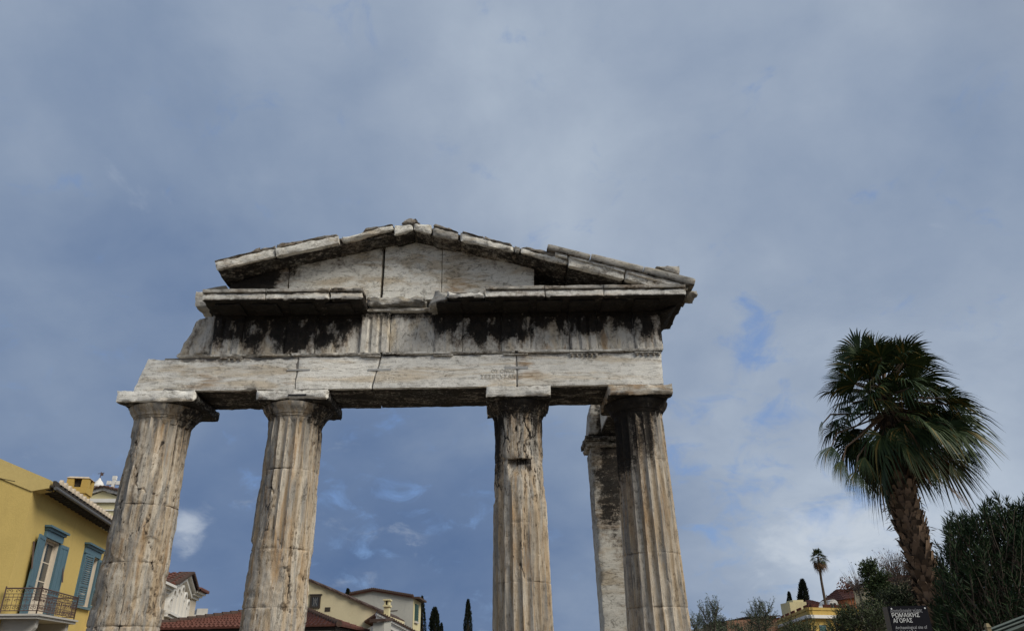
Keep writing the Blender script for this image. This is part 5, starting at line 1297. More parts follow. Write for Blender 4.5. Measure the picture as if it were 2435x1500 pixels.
box_house('cream_house', 'cream house high on the slope behind bare twigs left of the palm trunk', 'house', ((2108, 1384), (2200, 1363)), 80, 8, M['cream'], M['tile'], 0.5, ((2124, 1390, 2130, 1400), (2160, 1380, 2166, 1392)))
def chapel():
    Y = 90.0; a = at(1971, 1437, Y); b = at(1990, 1434, Y); c = at(1981, 1424, Y)
    r = thing('chapel', 'tiny white chapel gable with two round-headed openings beside the distant palm', 'chapel', (a.x, Y, 0))
    n = 10; pts = [(a.x, Y, 0), (b.x + 0.15, Y, 0), (b.x + 0.15, Y, b.z)] + [(c.x + (b.x - a.x)*0.5*math.cos(math.pi*i/n), Y, b.z + (c.z - b.z)*math.sin(math.pi*i/n)) for i in range(1, n)] + [(a.x, Y, a.z)]
    mb = MB(); mb.prism(pts, (0, 3.0, 0)); mb.build('wall', M['white'], r, recalc=True)
    for k in (0.3, 0.72):
        x = a.x + (b.x - a.x)*k; w = 0.16; zt = b.z + 0.02
        mb = MB(); mb.prism([(x - w, Y - 0.05, zt - 0.8), (x + w, Y - 0.05, zt - 0.8), (x + w, Y - 0.05, zt - 0.1), (x + w*0.6, Y - 0.05, zt + 0.05), (x - w*0.6, Y - 0.05, zt + 0.05), (x - w, Y - 0.05, zt - 0.1)], (0, 0.045, 0)); mb.build('opening', M['wood'], r, recalc=True)
    mb = MB(); mb.box((a.x - 1.3, Y + 0.2, 0), (a.x - 0.02, Y + 2.5, a.z - 0.1)); mb.build('annexe', M['white'], r)
    p = at(1966, 1436, 88.0); q = at(1965, 1413, 88.0)
    an = MB(); an.tube([p - V((0, 0, 3)), q], 0.035, 5); 
    for dz, w in ((-0.15, 0.5), (-0.45, 0.9), (-0.75, 0.6)): an.tube([q + V((-0.2, 0, dz)), q + V((w, 0, dz + 0.06))], 0.022, 4)
    an.tube([q + V((0.7, -0.3, -0.45)), q + V((0.7, 0.3, -0.45))], 0.02, 4); an.tube([q + V((0.4, -0.3, -0.45)), q + V((0.4, 0.3, -0.45))], 0.02, 4)
    for k in range(4): x = 0.1 + k*0.2; an.tube([q + V((x, 0, -0.62)), q + V((x, 0, -0.28))], 0.02, 4)
    o = an.build('roof_aerial', M['iron']); tag(o, 'thin metal television aerial standing left of the white chapel', 'aerial')
chapel()

# ------------------------------------------------------------------ information sign
def site_sign():
    tl, tr = at(2111, 1440.5, 7.0), at(2203, 1437.5, 7.0)
    tr = at(2203, 1437.5, 7.0); tr.z = tl.z if abs(tr.z - tl.z) < 0.02 else tr.z
    r = thing('site_sign', 'dark grey archaeological site sign with white Greek lettering at lower right', 'sign', (tl.x, 7.0, 0))
    w = tr.x - tl.x; zt = tl.z; zt2 = tr.z; h = 0.62; d = 0.10
    mb = MB(); mb.hexa([(tl.x, 7.0, zt - h), (tr.x, 7.0, zt2 - h), (tr.x, 7.0, zt2), (tl.x, 7.0, zt), (tl.x, 7.012, zt - h), (tr.x, 7.012, zt2 - h), (tr.x, 7.012, zt2), (tl.x, 7.012, zt)])
    face = mb.build('panel', plain('charcoal_panel', (0.010, 0.010, 0.014), 0.8, 0.1, 3, spec=0.1), r)
    # box behind the panel, its left cheek turned towards the viewer
    bl = at(2100, 1441.5, 7.06)
    mb = MB(); mb.prism([(tl.x, 7.014, zt - h), (tr.x, 7.014, zt2 - h), (tr.x - 0.01, 7.10, zt2 - h), (bl.x, 7.08, zt - h)], (0, 0, h - 0.002)); mb.build('backing_box', plain('brown_grey_metal', (0.15, 0.125, 0.10), 0.6, 0.1), r, recalc=True)
    for x, z in ((tl.x + 0.025, zt - 0.022), (tr.x - 0.025, zt2 - 0.022)):
        mb = MB(); mb.tube([(x, 6.992, z), (x, 6.999, z)], 0.007, 10); mb.build('bolt', plain('bright_bolt', (0.75, 0.75, 0.75), 0.4) if 'bright_bolt' not in bpy.data.materials else bpy.data.materials['bright_bolt'], r)
    for x in (tl.x + 0.05, tr.x - 0.05): mb = MB(); mb.box((x - 0.025, 7.025, 0), (x + 0.025, 7.075, zt - h)); mb.build('post', M['wood'], r)
    wh = plain('white_lettering', (0.72, 0.72, 0.70), 0.6, 0.03); gr = plain('grey_lettering', (0.36, 0.36, 0.37), 0.6, 0.03)
    def text(txt, px, py, width_px, hpx, mat, bold=0.0):
        cu = bpy.data.curves.new('lettering', 'FONT'); cu.body = txt; cu.size = 1.0; cu.extrude = 0.0; cu.offset = bold
        tmp = bpy.data.objects.new('lettering', cu); COL.objects.link(tmp); bpy.context.view_layer.update()
        me = bpy.data.meshes.new_from_object(tmp.evaluated_get(bpy.context.evaluated_depsgraph_get())); bpy.data.objects.remove(tmp); bpy.data.curves.remove(cu)
        xs = [v.co.x for v in me.vertices]; ys = [v.co.y for v in me.vertices]
        a = at(px, py, 6.995); b = at(px + width_px, py, 6.995); hh = (at(px, py - hpx, 6.995).z - a.z)
        cap = 0.72
        sx = (b.x - a.x)/(max(xs) - min(xs)); sz = hh/cap; x0 = min(xs)
        for v in me.vertices: v.co = ((v.co.x - x0)*sx, 0, v.co.y*sz)
        o = bpy.data.objects.new('lettering', me); COL.objects.link(o); me.materials.clear(); me.materials.append(mat)
        o.parent = face; o.location = a - root_loc(face)
    text('Αρχαιολογικός χώρος', 2118, 1456, 76, 9, gr)
    text('ΡΩΜΑΪΚΗΣ', 2122, 1467, 66, 10, wh, 0.005)
    text('ΑΓΟΡΑΣ', 2125, 1479.5, 46, 10, wh, 0.005)
    text('Archaeological site of', 2130, 1495, 76, 8, gr)
    text('ROMAN', 2132, 1508, 48, 9, wh, 0.012)
    text('AGORA', 2134, 1521, 44, 9, wh, 0.012)
site_sign()

# ------------------------------------------------------------------ green kiosk roof in the corner
def kiosk():
    a = at(2338, 1497, 6.0); b = at(2440, 1458, 6.0)
    r = thing('kiosk', 'green kiosk with pale-edged sheet roof cut off at the lower right corner', 'kiosk', (b.x, 6.6, 0))
    dirx = V((b.x - a.x, b.y - a.y, 0)).normalized(); sl = (b.z - a.z)/V((b.x - a.x, b.y - a.y, 0)).length
    F = Frame((a.x, a.y, 0), dirx)
    Ln = 2.2
    def zz(x): return a.z + sl*x
    for k, (y0, dz, t, m) in enumerate(((-0.02, 0.0, 0.012, 'sheet_metal'), (-0.05, -0.022, 0.010, 'sheet_metal'), (-0.03, -0.05, 0.018, 'sheet_metal'))):
        mb = MB(F.M); mb.hexa([(-0.05, y0, zz(-0.05) + dz - t), (Ln, y0, zz(Ln) + dz - t), (Ln, y0, zz(Ln) + dz), (-0.05, y0, zz(-0.05) + dz), (-0.05, 1.6, zz(-0.05) + dz - t - 0.75), (Ln, 1.6, zz(Ln) + dz - t - 0.75), (Ln, 1.6, zz(Ln) + dz - 0.75), (-0.05, 1.6, zz(-0.05) + dz - 0.75)])
        mb.build('roof_sheet', bpy.data.materials.get(m) or plain(m, (0.15, 0.185, 0.17), 0.5, 0.2, 8), r)
    mb = MB(F.M); mb.hexa([(0.12, 0.05, 0), (Ln - 0.1, 0.05, 0), (Ln - 0.1, 0.05, zz(Ln - 0.1) - 0.07), (0.12, 0.05, zz(0.12) - 0.07), (0.12, 1.5, 0), (Ln - 0.1, 1.5, 0), (Ln - 0.1, 1.5, zz(Ln - 0.1) - 0.85), (0.12, 1.5, zz(0.12) - 0.85)])
    mb.build('wall', plain('dark_green_panel', (0.02, 0.032, 0.028), 0.6), r)
    p = at(2345, 1481, 5.9)
    s_ = thing('marker_post', 'short weathered yellowish post standing in front of the green kiosk roof', 'post', (p.x, 5.9, 0))
    mb = MB(); mb.box((p.x - 0.012, 5.885, 0), (p.x + 0.018, 5.915, p.z - 0.03)); mb.build('shaft', plain('weathered_wood', (0.26, 0.21, 0.12), 0.85, 0.3, 20), s_)
    mb = MB(); mb.hexa([(p.x - 0.016, 5.88, p.z - 0.028), (p.x + 0.022, 5.88, p.z - 0.028), (p.x + 0.010, 5.888, p.z), (p.x - 0.008, 5.888, p.z), (p.x - 0.016, 5.92, p.z - 0.028), (p.x + 0.022, 5.92, p.z - 0.028), (p.x + 0.010, 5.91, p.z), (p.x - 0.008, 5.91, p.z)]); mb.build('cap', bpy.data.materials['weathered_wood'], s_)
kiosk()
# ------------------------------------------------------------------ plants
M['palm_leaf'] = leaf_mat('palm_leaf', (0.018, 0.036, 0.014), (0.050, 0.075, 0.026), (0.17, 0.125, 0.035), 0.13, 0.42)
M['palm_dead'] = leaf_mat('dead_palm_leaf', (0.055, 0.034, 0.020), (0.15, 0.092, 0.05), None, 0, 0.8)
M['palm_bark'] = leaf_mat('palm_bark', (0.024, 0.017, 0.012), (0.29, 0.20, 0.135), None, 0, 0.9)
M['oleander'] = leaf_mat('oleander_leaf', (0.011, 0.024, 0.010), (0.034, 0.060, 0.022), (0.09, 0.10, 0.045), 0.04, 0.5)
M['olive'] = leaf_mat('olive_leaf', (0.040, 0.058, 0.030), (0.115, 0.135, 0.085), (0.17, 0.185, 0.14), 0.12, 0.5)
M['olive_dark'] = leaf_mat('dark_olive_leaf', (0.026, 0.040, 0.017), (0.085, 0.105, 0.048), (0.15, 0.16, 0.09), 0.08, 0.5)
M['broadleaf'] = leaf_mat('broad_leaf', (0.025, 0.042, 0.016), (0.075, 0.10, 0.038), None, 0, 0.5)
M['dark_leaf'] = leaf_mat('dark_leaf', (0.014, 0.022, 0.010), (0.040, 0.052, 0.024), None, 0, 0.6)
M['red_leaf'] = leaf_mat('reddish_leaf', (0.10, 0.035, 0.028), (0.17, 0.075, 0.05), None, 0, 0.6)
M['cypress'] = leaf_mat('cypress_leaf', (0.006, 0.010, 0.006), (0.020, 0.026, 0.014), None, 0, 0.8)
M['twig'] = plain('grey_twig', (0.10, 0.085, 0.07), 0.9, 0.2, 8)
M['trunk'] = plain('brown_bark', (0.085, 0.065, 0.048), 0.95, 0.3, 6, 0.5, 30)

def rnd(a, b): return random.uniform(a, b)
def rdir():
    while True:
        v = V((rnd(-1, 1), rnd(-1, 1), rnd(-1, 1)))
        if 0.05 < v.length < 1: return v.normalized()
def leaf(mb, p, d, L, w, fold=0.0):
    s = d.cross(rdir()); 
    if s.length < 1e-3: s = V((1, 0, 0))
    s = s.normalized()*w*0.5
    n = d.cross(s).normalized()*fold
    a = mb.add(p); b = mb.add(p + d*L*0.45 + s + n); c = mb.add(p + d*L); e = mb.add(p + d*L*0.45 - s + n)
    mb.face(a, b, c, e)
def fan(mb, hub, ax, nrm, rad, nseg=34, spread=R(118), droop=0.35, wind=0.0, fold=0.35, torn=0.0):
    """palmate leaf: pleated strips from the hub, joined to half way, with drooping free tips"""
    ax = ax.normalized(); side = ax.cross(nrm).normalized(); nrm = side.cross(ax).normalized()
    for k in range(nseg):
        if rnd(0, 1) < torn: continue
        a = -spread + 2*spread*(k + 0.5)/nseg
        d = ax*math.cos(a) + side*math.sin(a) + nrm*(fold*abs(math.sin(a)))
        d.normalize(); t_ = nrm.cross(d).normalized()
        Lk = rad*(0.72 + 0.28*math.cos(a*0.8))*rnd(0.92, 1.06)
        da = spread/nseg
        fr = (0.0, 0.28, 0.55, 0.78, 1.0)
        rows = []
        dr = droop*rnd(0.7, 1.35)
        for f in fr:
            r = Lk*f
            w = r*math.tan(da)*1.03 if f <= 0.5 else Lk*0.52*math.tan(da)*1.02*(1 - (f - 0.5)/0.5)**0.8
            p = hub + d*r + V((0, 0, -1))*(dr*Lk*max(0, f - 0.35)**2*1.9) + V((wind*Lk*f*f, 0, 0))
            z = nrm*(0.10*w)*(1 if k % 2 else -1)
            rows.append((p - t_*w + z, p + t_*w - z))
        ids = [(mb.add(a_), mb.add(b_)) for a_, b_ in rows]
        for i in range(4): mb.face(ids[i][0], ids[i][1], ids[i + 1][1], ids[i + 1][0])
def big_palm():
    random.seed(21)
    Y = 15.0; base = at(2250, 1560, Y)
    top = at(2119, 1030, Y)
    r = thing('fan_palm', 'tall fan palm with shaggy windblown crown and rough brown trunk beside the oleander', 'palm tree', (base.x + 0.15, Y, 0))
    path = [(2112, 990, 0.13), (2126, 1070, 0.21), (2132, 1110, 0.25), (2144, 1180, 0.245), (2165, 1250, 0.235), (2188, 1330, 0.225), (2210, 1400, 0.225), (2232, 1470, 0.235)]
    pts = [at(x, y, Y) for x, y, _ in path]; rad = [q for _, _, q in path]
    pts.append(V((base.x + 0.15, Y, 0))); rad.append(0.33)
    mb = MB(); mb.tube(pts, rad, 18); 
    tr = mb.build('trunk', M['trunk'], r, smooth=1.0)
    bk = MB()
    def along(t):
        f = t*(len(pts) - 1); i = min(int(f), len(pts) - 2); u = f - i
        return pts[i].lerp(pts[i + 1], u), rad[i] + (rad[i + 1] - rad[i])*u, (pts[i] - pts[i + 1]).normalized()
    for k in range(1150):
        t = rnd(0.05, 0.97); p, rr, ax = along(t)
        a = rnd(0, 2*math.pi); x = ax.cross(V((0, 1, 0))).normalized(); y = ax.cross(x)
        o = x*math.cos(a) + y*math.sin(a); s = ax.cross(o).normalized()
        w = rnd(0.05, 0.10); h = rnd(0.12, 0.24); lift = rnd(0.03, 0.12)
        q = p + o*(rr*0.97); sh = s*rnd(-0.06, 0.06)
        i = [bk.add(q - s*w - ax*h*0.4), bk.add(q + s*w - ax*h*0.4), bk.add(q + s*w*0.55 + sh + ax*h*0.6 + o*lift), bk.add(q - s*w*0.45 + sh + ax*h*0.6 + o*lift)]
        bk.face(*i)
        if rnd(0, 1) < 0.35:
            leaf(bk, q + ax*h*0.4 + o*lift, (o*0.9 - ax*rnd(-0.2, 1.0) + s*rnd(-0.4, 0.4)).normalized(), rnd(0.08, 0.22), 0.016)
    bk.build('bark_scales', M['palm_bark'], tr)
    heart = at(2100, 930, Y)
    cr = MB(); st = MB(); dead = MB()
    def frond(dirv, pl, rad_, droop, mbx, nseg=34, base=None, wind=0.10, spread=R(112), fold=0.4, torn=0.04):
        d = dirv.normalized(); b = base or heart
        sag = V((0, 0, -1))*0.14*pl*(1 - abs(d.z)*0.7)
        p1 = b + d*pl*0.5 + sag*0.3; hub = b + d*pl + sag
        st.tube([b, p1, hub], [0.026, 0.02, 0.014], 5)
        ax = (hub - p1).normalized()
        up_ = V((0, 0, 1)) if abs(ax.z) < 0.9 else V((0, -1, 0.2))
        nrm = (up_ - ax*up_.dot(ax)); nrm = (nrm.normalized() + rdir()*0.85).normalized()
        fan(mbx, hub, ax, nrm, rad_, nseg, spread, droop, wind, fold, torn)
    # the upright fans at the crown's top, seen nearly flat on
    for (px, py, ty, rr) in ((2022, 862, 0.3, 0.76), (2078, 838, -0.2, 0.74), (2152, 846, 0.25, 0.78), (2190, 900, 0.5, 0.6), (1992, 900, 0.4, 0.55)):
        tgt = at(px, py, Y + ty); d = tgt - heart
        pl = d.length*0.86
        hub = heart + d.normalized()*pl
        st.tube([heart, hub], [0.026, 0.015], 5)
        nr = V((rnd(-0.3, 0.3), -1, rnd(-0.1, 0.25)))
        fan(cr, hub, d.normalized(), nr, rr, 30, R(rnd(58, 88)), rnd(0.05, 0.3), 0.06, rnd(0.1, 0.5), 0.06)
    n = 86
    for k in range(n):
        f = (k + 0.5)/n
        el = R(60) - R(112)*f + R(rnd(-16, 16)); az = k*2.39996 + rnd(-0.4, 0.4)
        d = V((math.cos(az)*math.cos(el) + 0.10, math.sin(az)*math.cos(el), math.sin(el)))
        frond(d, rnd(0.50, 0.95) + 0.38*f, rnd(0.52, 0.84), 0.25 + 0.75*f, cr, 30, heart + V((0.02 + 0.06*f, 0, 0.15 - 0.72*f)), 0.06 + 0.14*f)
    for k in range(26):                      # short-stalked young leaves filling the heart
        az = -math.pi/2 + rnd(-1.5, 1.5); el = R(rnd(-30, 62))
        d = V((math.cos(az)*math.cos(el), math.sin(az)*math.cos(el), math.sin(el)))
        frond(d, rnd(0.28, 0.6), rnd(0.42, 0.7), rnd(0.3, 0.8), cr, 26, heart + V((0.02, 0, rnd(-0.5, 0.15))), 0.1, R(95), 0.5, 0.08)
    # drooping lower fronds and the dead skirt
    for k in range(30):
        az = k*2.39996 + 1.0; el = R(rnd(-62, -34))
        d = V((math.cos(az)*math.cos(el) + 0.08, math.sin(az)*math.cos(el), math.sin(el)))
        frond(d, rnd(0.8, 1.35)*(0.55 if math.sin(az) < -0.3 else 1.0), rnd(0.5, 0.8), 0.8, cr if k % 3 else dead, 28, heart + V((0.05, 0, -0.42)), 0.10, R(72))
    for k in range(14):
        az = k*2.39996 + 0.4; el = R(rnd(-84, -66))
        d = V((math.cos(az)*math.cos(el), math.sin(az)*math.cos(el), math.sin(el)))
        frond(d, rnd(0.4, 0.7), rnd(0.4, 0.6), 0.8, dead, 24, heart + V((0.08, 0, -0.55)), 0.05, R(45), 0.2, 0.15)
    for (px, py, qx, qy, w, rr) in ((2205, 1120, 2245, 1150, 40, 0.55), (1990, 1030, 1978, 1060, 60, 0.58), (2012, 1062, 2004, 1095, 55, 0.62), (2040, 1085, 2036, 1120, 60, 0.55), (2062, 1050, 2056, 1085, 50, 0.5), (1975, 985, 1958, 1005, 60, 0.5), (2285, 1040, 2300, 1068, 55, 0.6), (2250, 1060, 2262, 1095, 60, 0.5), (2215, 1075, 2222, 1110, 50, 0.45)):
        a = at(px, py, Y - 0.3); b = at(qx, qy, Y - 0.5); st.tube([heart + V((0, 0, -0.5)), a, b], [0.022, 0.018, 0.012], 5)
        fan(dead if w == 40 else cr, b, (b - a), V((0, -1, 0.1)) + rdir()*0.8, rr, 26, R(w*0.6), 0.5, 0.06, 0.2, 0.05)
    # hanging flower strings
    for (px, py, L) in ((2195, 1110, 0.4),):
        p = at(px, py, Y - 0.6); dead.tube([p, p + V((0.03, 0, -L*0.5)), p + V((0.07, 0, -L))], [0.012, 0.018, 0.01], 4)
        for i in range(14): leaf(dead, p + V((0.06*i/14, 0, -L*i/14)), rdir(), 0.06, 0.02)
    co = cr.build('crown', M['palm_leaf'], r)
    st.build('leaf_stalks', M['palm_bark'], r); dead.build('dead_fronds', M['palm_dead'], r)
big_palm()
def far_palm():
    random.seed(5)
    Y = 72.0; t = at(1945, 1322, Y); b = at(1965, 1445, Y)
    r = thing('fan_palm', 'distant slender palm with bare pole trunk rising behind the yellow parapet', 'palm tree', (b.x + 0.4, Y, 0))
    mb = MB(); mb.tube([t, t.lerp(b, 0.5) + V((-0.05, 0, 0)), b, V((b.x + 0.4, Y, 0))], [0.10, 0.11, 0.13, 0.2], 8); mb.build('trunk', M['trunk'], r)
    cr = MB(); dd = MB()
    for k in range(46):
        f = (k + .5)/46; el = R(78) - R(150)*f; az = k*2.39996
        d = V((math.cos(az)*math.cos(el), math.sin(az)*math.cos(el), math.sin(el)))
        hub = t + d*rnd(0.25, 0.5) + V((0, 0, -0.45*f))
        fan(cr if f < 0.72 else dd, hub, d, V((rnd(-.5, .5), rnd(-1, 1), 1)), rnd(0.42, 0.62), 14, R(85), 0.4 + 0.5*f, 0.08, 0.3, 0.05)
    cr.build('crown', M['palm_leaf'], r); dd.build('dead_fronds', M['palm_dead'], r)
far_palm()

def twig_tree(name, label, cat, blobs, Y, ntw, tl, ll, lw, mat, upness=0.5, nl=14, depth=1.0, group=None, seed=1, trunk=True, bare=0.0, trunk_r=0.10, twmat='twig'):
    """tree or shrub: trunk and limbs to each leaf mass, then leafy twigs through its volume; blobs = (px, py, rx, ry, weight)"""
    random.seed(seed)
    k = Y/FPX*1.04
    c0 = at(blobs[0][0], blobs[0][1], Y)
    r = thing(name, label, cat, (c0.x, Y, 0), group)
    br = MB(); lv = MB()
    tot = sum(b[4] for b in blobs)
    z0 = max(0.2, min(at(b[0], b[1] + b[3], Y).z for b in blobs))
    fork = V((c0.x, Y, z0*0.6))
    br.tube([V((c0.x + 0.05, Y, -0.05)), V((c0.x - 0.04, Y, z0*0.3)), fork], [trunk_r*1.25, trunk_r, trunk_r*0.85], 8)
    for (px, py, rx, ry, w) in blobs:
        c = at(px, py, Y); rx *= k; ry *= k; rd = rx*depth
        br.tube([fork, fork.lerp(c, 0.5) + V((rnd(-.1, .1)*rx, 0, 0.1*ry)), c], [trunk_r*0.7, trunk_r*0.45, trunk_r*0.2], 6)
        for i in range(int(ntw*w/tot)):
            u = rdir(); s = rnd(0.15, 1.0)**0.45
            lump = 0.80 + 0.30*fbm(u*1.9 + V((seed*3.1, px*0.1, 0)), 2)
            p = c + V((u.x*rx, u.y*rd, u.z*ry))*(s*lump)
            d = (V((u.x, u.y, u.z))*0.7 + V((0, 0, upness)) + rdir()*0.55).normalized()
            L = tl*rnd(0.6, 1.2)
            if i % 3 == 0 or bare: br.tube([p - d*L*0.4 + (c - p)*0.25*(i % 2), p + d*L*0.4, p + d*L], [0.010*trunk_r/0.1 + 0.003, 0.006*trunk_r/0.1 + 0.002, 0.002], 3, False)
            if rnd(0, 1) < bare: continue
            for j in range(nl):
                t = (j + rnd(0, 1))/nl
                ld = (d*0.75 + rdir()*0.8).normalized()
                leaf(lv, p + d*(L*t), ld, ll*rnd(0.7, 1.2), lw*rnd(0.8, 1.2), 0)
    br.build('trunk', M[twmat], r)
    if lv.f: lv.build('crown', M[mat], r)
    return r
def cypress(label, px, ptop, pbot, halfw, Y, seed, bulge=0.35, group='dark cypresses', lean=0):
    random.seed(seed)
    t = at(px, ptop, Y); b = at(px + lean, pbot, Y); k = Y/FPX*1.05; w = halfw*k; H = t.z - b.z
    r = thing('cypress', label, 'cypress tree', (b.x, Y, 0), group)
    zb = max(0.5, b.z - H*0.6)
    mb = MB(); mb.tube([V((b.x, Y, 0)), V((b.x, Y, zb)), t - V((0, 0, 0.4))], [0.2, 0.18, 0.03], 6); mb.build('trunk', M['trunk'], r)
    lv = MB(); n = 3600
    for i in range(n):
        f = rnd(0, 1)**0.85; z = zb + (t.z - zb)*f
        prof = w*max(0.0, 1 - ((f - bulge)/(1 - bulge))**2)**0.62 if f > bulge else w*(0.75 + 0.25*f/bulge)
        a = rnd(0, 2*math.pi); lump = 0.80 + 0.36*fbm(V((math.cos(a)*1.3, math.sin(a)*1.3, z*0.9 + seed)), 3)
        q = prof*lump*rnd(0.35, 1.0)**0.5
        x0 = b.x + (t.x - b.x)*(z - b.z)/max(0.1, H)
        p = V((x0 + q*math.cos(a), Y + q*math.sin(a), z))
        d = V((math.cos(a)*0.35, math.sin(a)*0.35, 1)) + rdir()*0.35
        leaf(lv, p, d.normalized(), w*rnd(0.28, 0.5), w*rnd(0.08, 0.14))
    lv.build('crown', M['cypress'], r)
cypress('tall cypress touching the right edge of the grey house', 1004, 1418, 1500, 9, 55, 1)
cypress('broader cypress with rounded top, middle of the row right of the grey house', 1034, 1447, 1510, 14, 52, 2, 0.45)
cypress('small low cypress tip just right of the broader rounded cypress', 1050, 1481, 1515, 6, 52, 3)
cypress('lone narrow cypress standing apart left of the third column', 1113, 1427, 1505, 10.5, 50, 4, 0.3)
cypress('cypress top poking above the roof of the grey house', 827, 1401, 1440, 9, 70, 5, 0.4)
cypress('slim pointed cypress left of the rooftop box', 1876, 1408, 1450, 8, 104, 6, 0.35, lean=3)
cypress('lumpy cypress with blunt top directly behind the rooftop box', 1908, 1381, 1440, 15, 108, 7, 0.15, lean=4)

twig_tree('olive_tree', 'tall silvery olive shoots just right of the fourth column', 'olive tree', [(1688, 1478, 24, 34, 3), (1700, 1452, 10, 18, 1)], 30, 150, 0.42, 0.085, 0.020, 'olive', 1.0, 16, 1.0, 'olive trees on the slope', 11)
twig_tree('shrub', 'small grey-green shrub touching the base of the fourth column', 'shrub', [(1655, 1488, 14, 18, 1)], 32, 70, 0.35, 0.08, 0.02, 'olive', 0.9, 14, 1.0, None, 12)
twig_tree('pine_tree', 'dark flat pine top in front of the dusty brick house', 'pine tree', [(1714, 1484, 16, 8, 1), (1702, 1492, 14, 8, 1)], 48, 160, 0.35, 0.12, 0.02, 'cypress', 0.2, 16, 1.0, None, 13)
twig_tree('olive_tree', 'airy olive with windswept top shoots left of the yellow parapet', 'olive tree', [(1806, 1484, 30, 22, 4), (1822, 1456, 18, 18, 1.6), (1798, 1458, 12, 18, 1)], 33, 230, 0.48, 0.09, 0.020, 'olive', 0.7, 16, 1.0, 'olive trees on the slope', 14)
twig_tree('olive_tree', 'low dark olive sprigs crossing the yellow house wall below its cornice', 'olive tree', [(1895, 1506, 42, 12, 3), (1880, 1500, 14, 14, 1), (1925, 1498, 14, 14, 1)], 28, 170, 0.42, 0.085, 0.020, 'olive_dark', 0.9, 15, 1.0, 'olive trees on the slope', 15)
twig_tree('olive_tree', 'large bushy olive crown directly left of the dark sign', 'olive tree', [(2050, 1484, 52, 32, 6), (2020, 1474, 26, 20, 2), (2085, 1465, 30, 26, 2), (1995, 1502, 30, 14, 2)], 24, 720, 0.34, 0.075, 0.020, 'olive_dark', 0.6, 16, 1.0, 'olive trees on the slope', 16, trunk_r=0.14)
twig_tree('leafy_tree', 'upright green leafy tree between the orange house and cream house', 'tree', [(2078, 1375, 22, 28, 3), (2092, 1402, 28, 26, 3), (2066, 1352, 10, 12, 1), (2100, 1428, 34, 26, 3)], 50, 520, 0.55, 0.17, 0.075, 'broadleaf', 0.5, 12, 1.0, None, 17, trunk_r=0.18)
twig_tree('bare_tree', 'bare winter tree with fine twigs and few dry pods left of the palm trunk', 'tree', [(2140, 1372, 46, 34, 4), (2120, 1352, 26, 20, 1), (2165, 1350, 20, 18, 1)], 56, 330, 1.25, 0.13, 0.07, 'red_leaf', 1.2, 3, 1.0, None, 18, bare=0.45, trunk_r=0.15)
twig_tree('bare_shrub', 'thin leafless branches rising left of the upright leafy tree', 'shrub', [(2040, 1392, 20, 26, 1)], 58, 90, 1.2, 0.1, 0.05, 'red_leaf', 1.2, 2, 1.0, None, 19, bare=0.9, trunk_r=0.13)
twig_tree('red_shrub', 'sparse reddish shrub above the orange house roof', 'shrub', [(2018, 1402, 18, 9, 1), (2032, 1398, 10, 8, 0.6)], 80, 46, 0.9, 0.26, 0.16, 'red_leaf', 0.9, 7, 1.0, None, 20)
twig_tree('dark_tree', 'dark dense tree mass below the cream house and behind the sign', 'tree', [(2160, 1428, 46, 28, 4), (2125, 1435, 30, 24, 2), (2200, 1440, 34, 34, 3), (2150, 1465, 60, 30, 3)], 42, 820, 0.5, 0.14, 0.05, 'dark_leaf', 0.5, 14, 1.0, None, 21, trunk_r=0.16)
twig_tree('shrub', 'low grey-green scrub along the bottom edge below the brick house', 'shrub', [(1740, 1500, 40, 12, 2), (1790, 1502, 40, 14, 2), (1690, 1505, 30, 14, 1.5)], 36, 260, 0.4, 0.09, 0.025, 'olive', 0.7, 14, 1.0, None, 22)

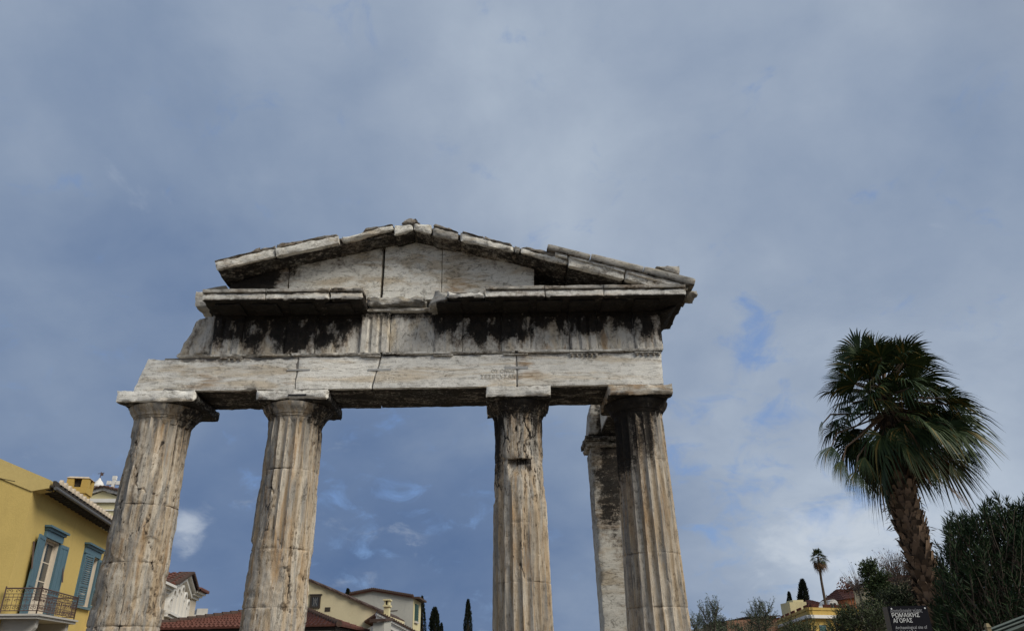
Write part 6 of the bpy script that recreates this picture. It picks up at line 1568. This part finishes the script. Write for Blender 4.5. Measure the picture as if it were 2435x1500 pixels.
def oleander():
    random.seed(33)
    Yc = 10.0
    base = at(2370, 1560, Yc)
    r = thing('oleander', 'large dark oleander bush filling the lower right corner with whorls of narrow leaves', 'shrub', (base.x, Yc, 0))
    outline = [(2222, 1520), (2226, 1410), (2234, 1345), (2250, 1305), (2258, 1252), (2278, 1238), (2300, 1250), (2328, 1232), (2345, 1198), (2362, 1215), (2385, 1196), (2412, 1212), (2440, 1204), (2480, 1185), (2520, 1200), (2560, 1260), (2590, 1400), (2600, 1520)]
    def topy(x):
        best = 1520
        for (a, ya), (b, yb) in zip(outline, outline[1:]):
            if a <= x <= b and b > a: best = ya + (yb - ya)*(x - a)/(b - a)
        return best
    lv = MB(); stx = MB()
    n = 1150; k = 0
    root = V((base.x, Yc + 0.2, 0.1))
    while k < n:
        x = rnd(2224, 2600); ty = topy(x)
        y = ty + (rnd(0, 1)**1.5)*(1560 - ty) + rnd(-8, 12) + 26*max(0, noise.noise(V((x*0.045, 3, 1))))
        if x > 2470 and rnd(0, 1) < 0.55: continue
        if y < ty + 110 and noise.noise(V((x*0.035, y*0.035, 4))) > 0.22 and rnd(0, 1) < 0.8 and y > ty + 14: k += 0.3; continue
        yy = Yc + rnd(-0.9, 0.9)*min(1.0, 0.35 + (y - ty)/160)
        tip = at(x, y, yy); d = (tip - (root + V((rnd(-.5, .5), rnd(-.4, .4), 0.2)))); d = (d.normalized() + rdir()*0.40 + V((0, 0, 0.12))).normalized()
        L = rnd(0.18, 0.42); tip = tip + d*rnd(0, 0.16)*(y < ty + 40); b = tip - d*L
        stx.tube([b - d*0.35 + rdir()*0.05, b, tip], [0.009, 0.006, 0.003], 4, False)
        nl = 22
        for j in range(nl):
            t = (j/nl)**0.8; p = b + d*(L*t); ang = j*2.1
            o = d.cross(V((0.3, 0.5, 0.8))).normalized(); o2 = d.cross(o)
            od = o*math.cos(ang) + o2*math.sin(ang)
            ld = (od*(1.0 - 0.55*t) + d*(0.35 + 0.75*t) + rdir()*0.22).normalized()
            leaf(lv, p, ld, rnd(0.07, 0.125), rnd(0.014, 0.021), 0.002)
        k += 1
    for i in range(26):
        q = at(rnd(2260, 2560), rnd(1300, 1440), Yc + rnd(-.5, .5)); stx.tube([root + V((rnd(-.6, .6), rnd(-.4, .4), 0)), root.lerp(q, 0.5) + rdir()*0.08, q], [0.022, 0.016, 0.008], 5)
    stx.build('stems', M['trunk'], r); lv.build('foliage', M['oleander'], r)
oleander()
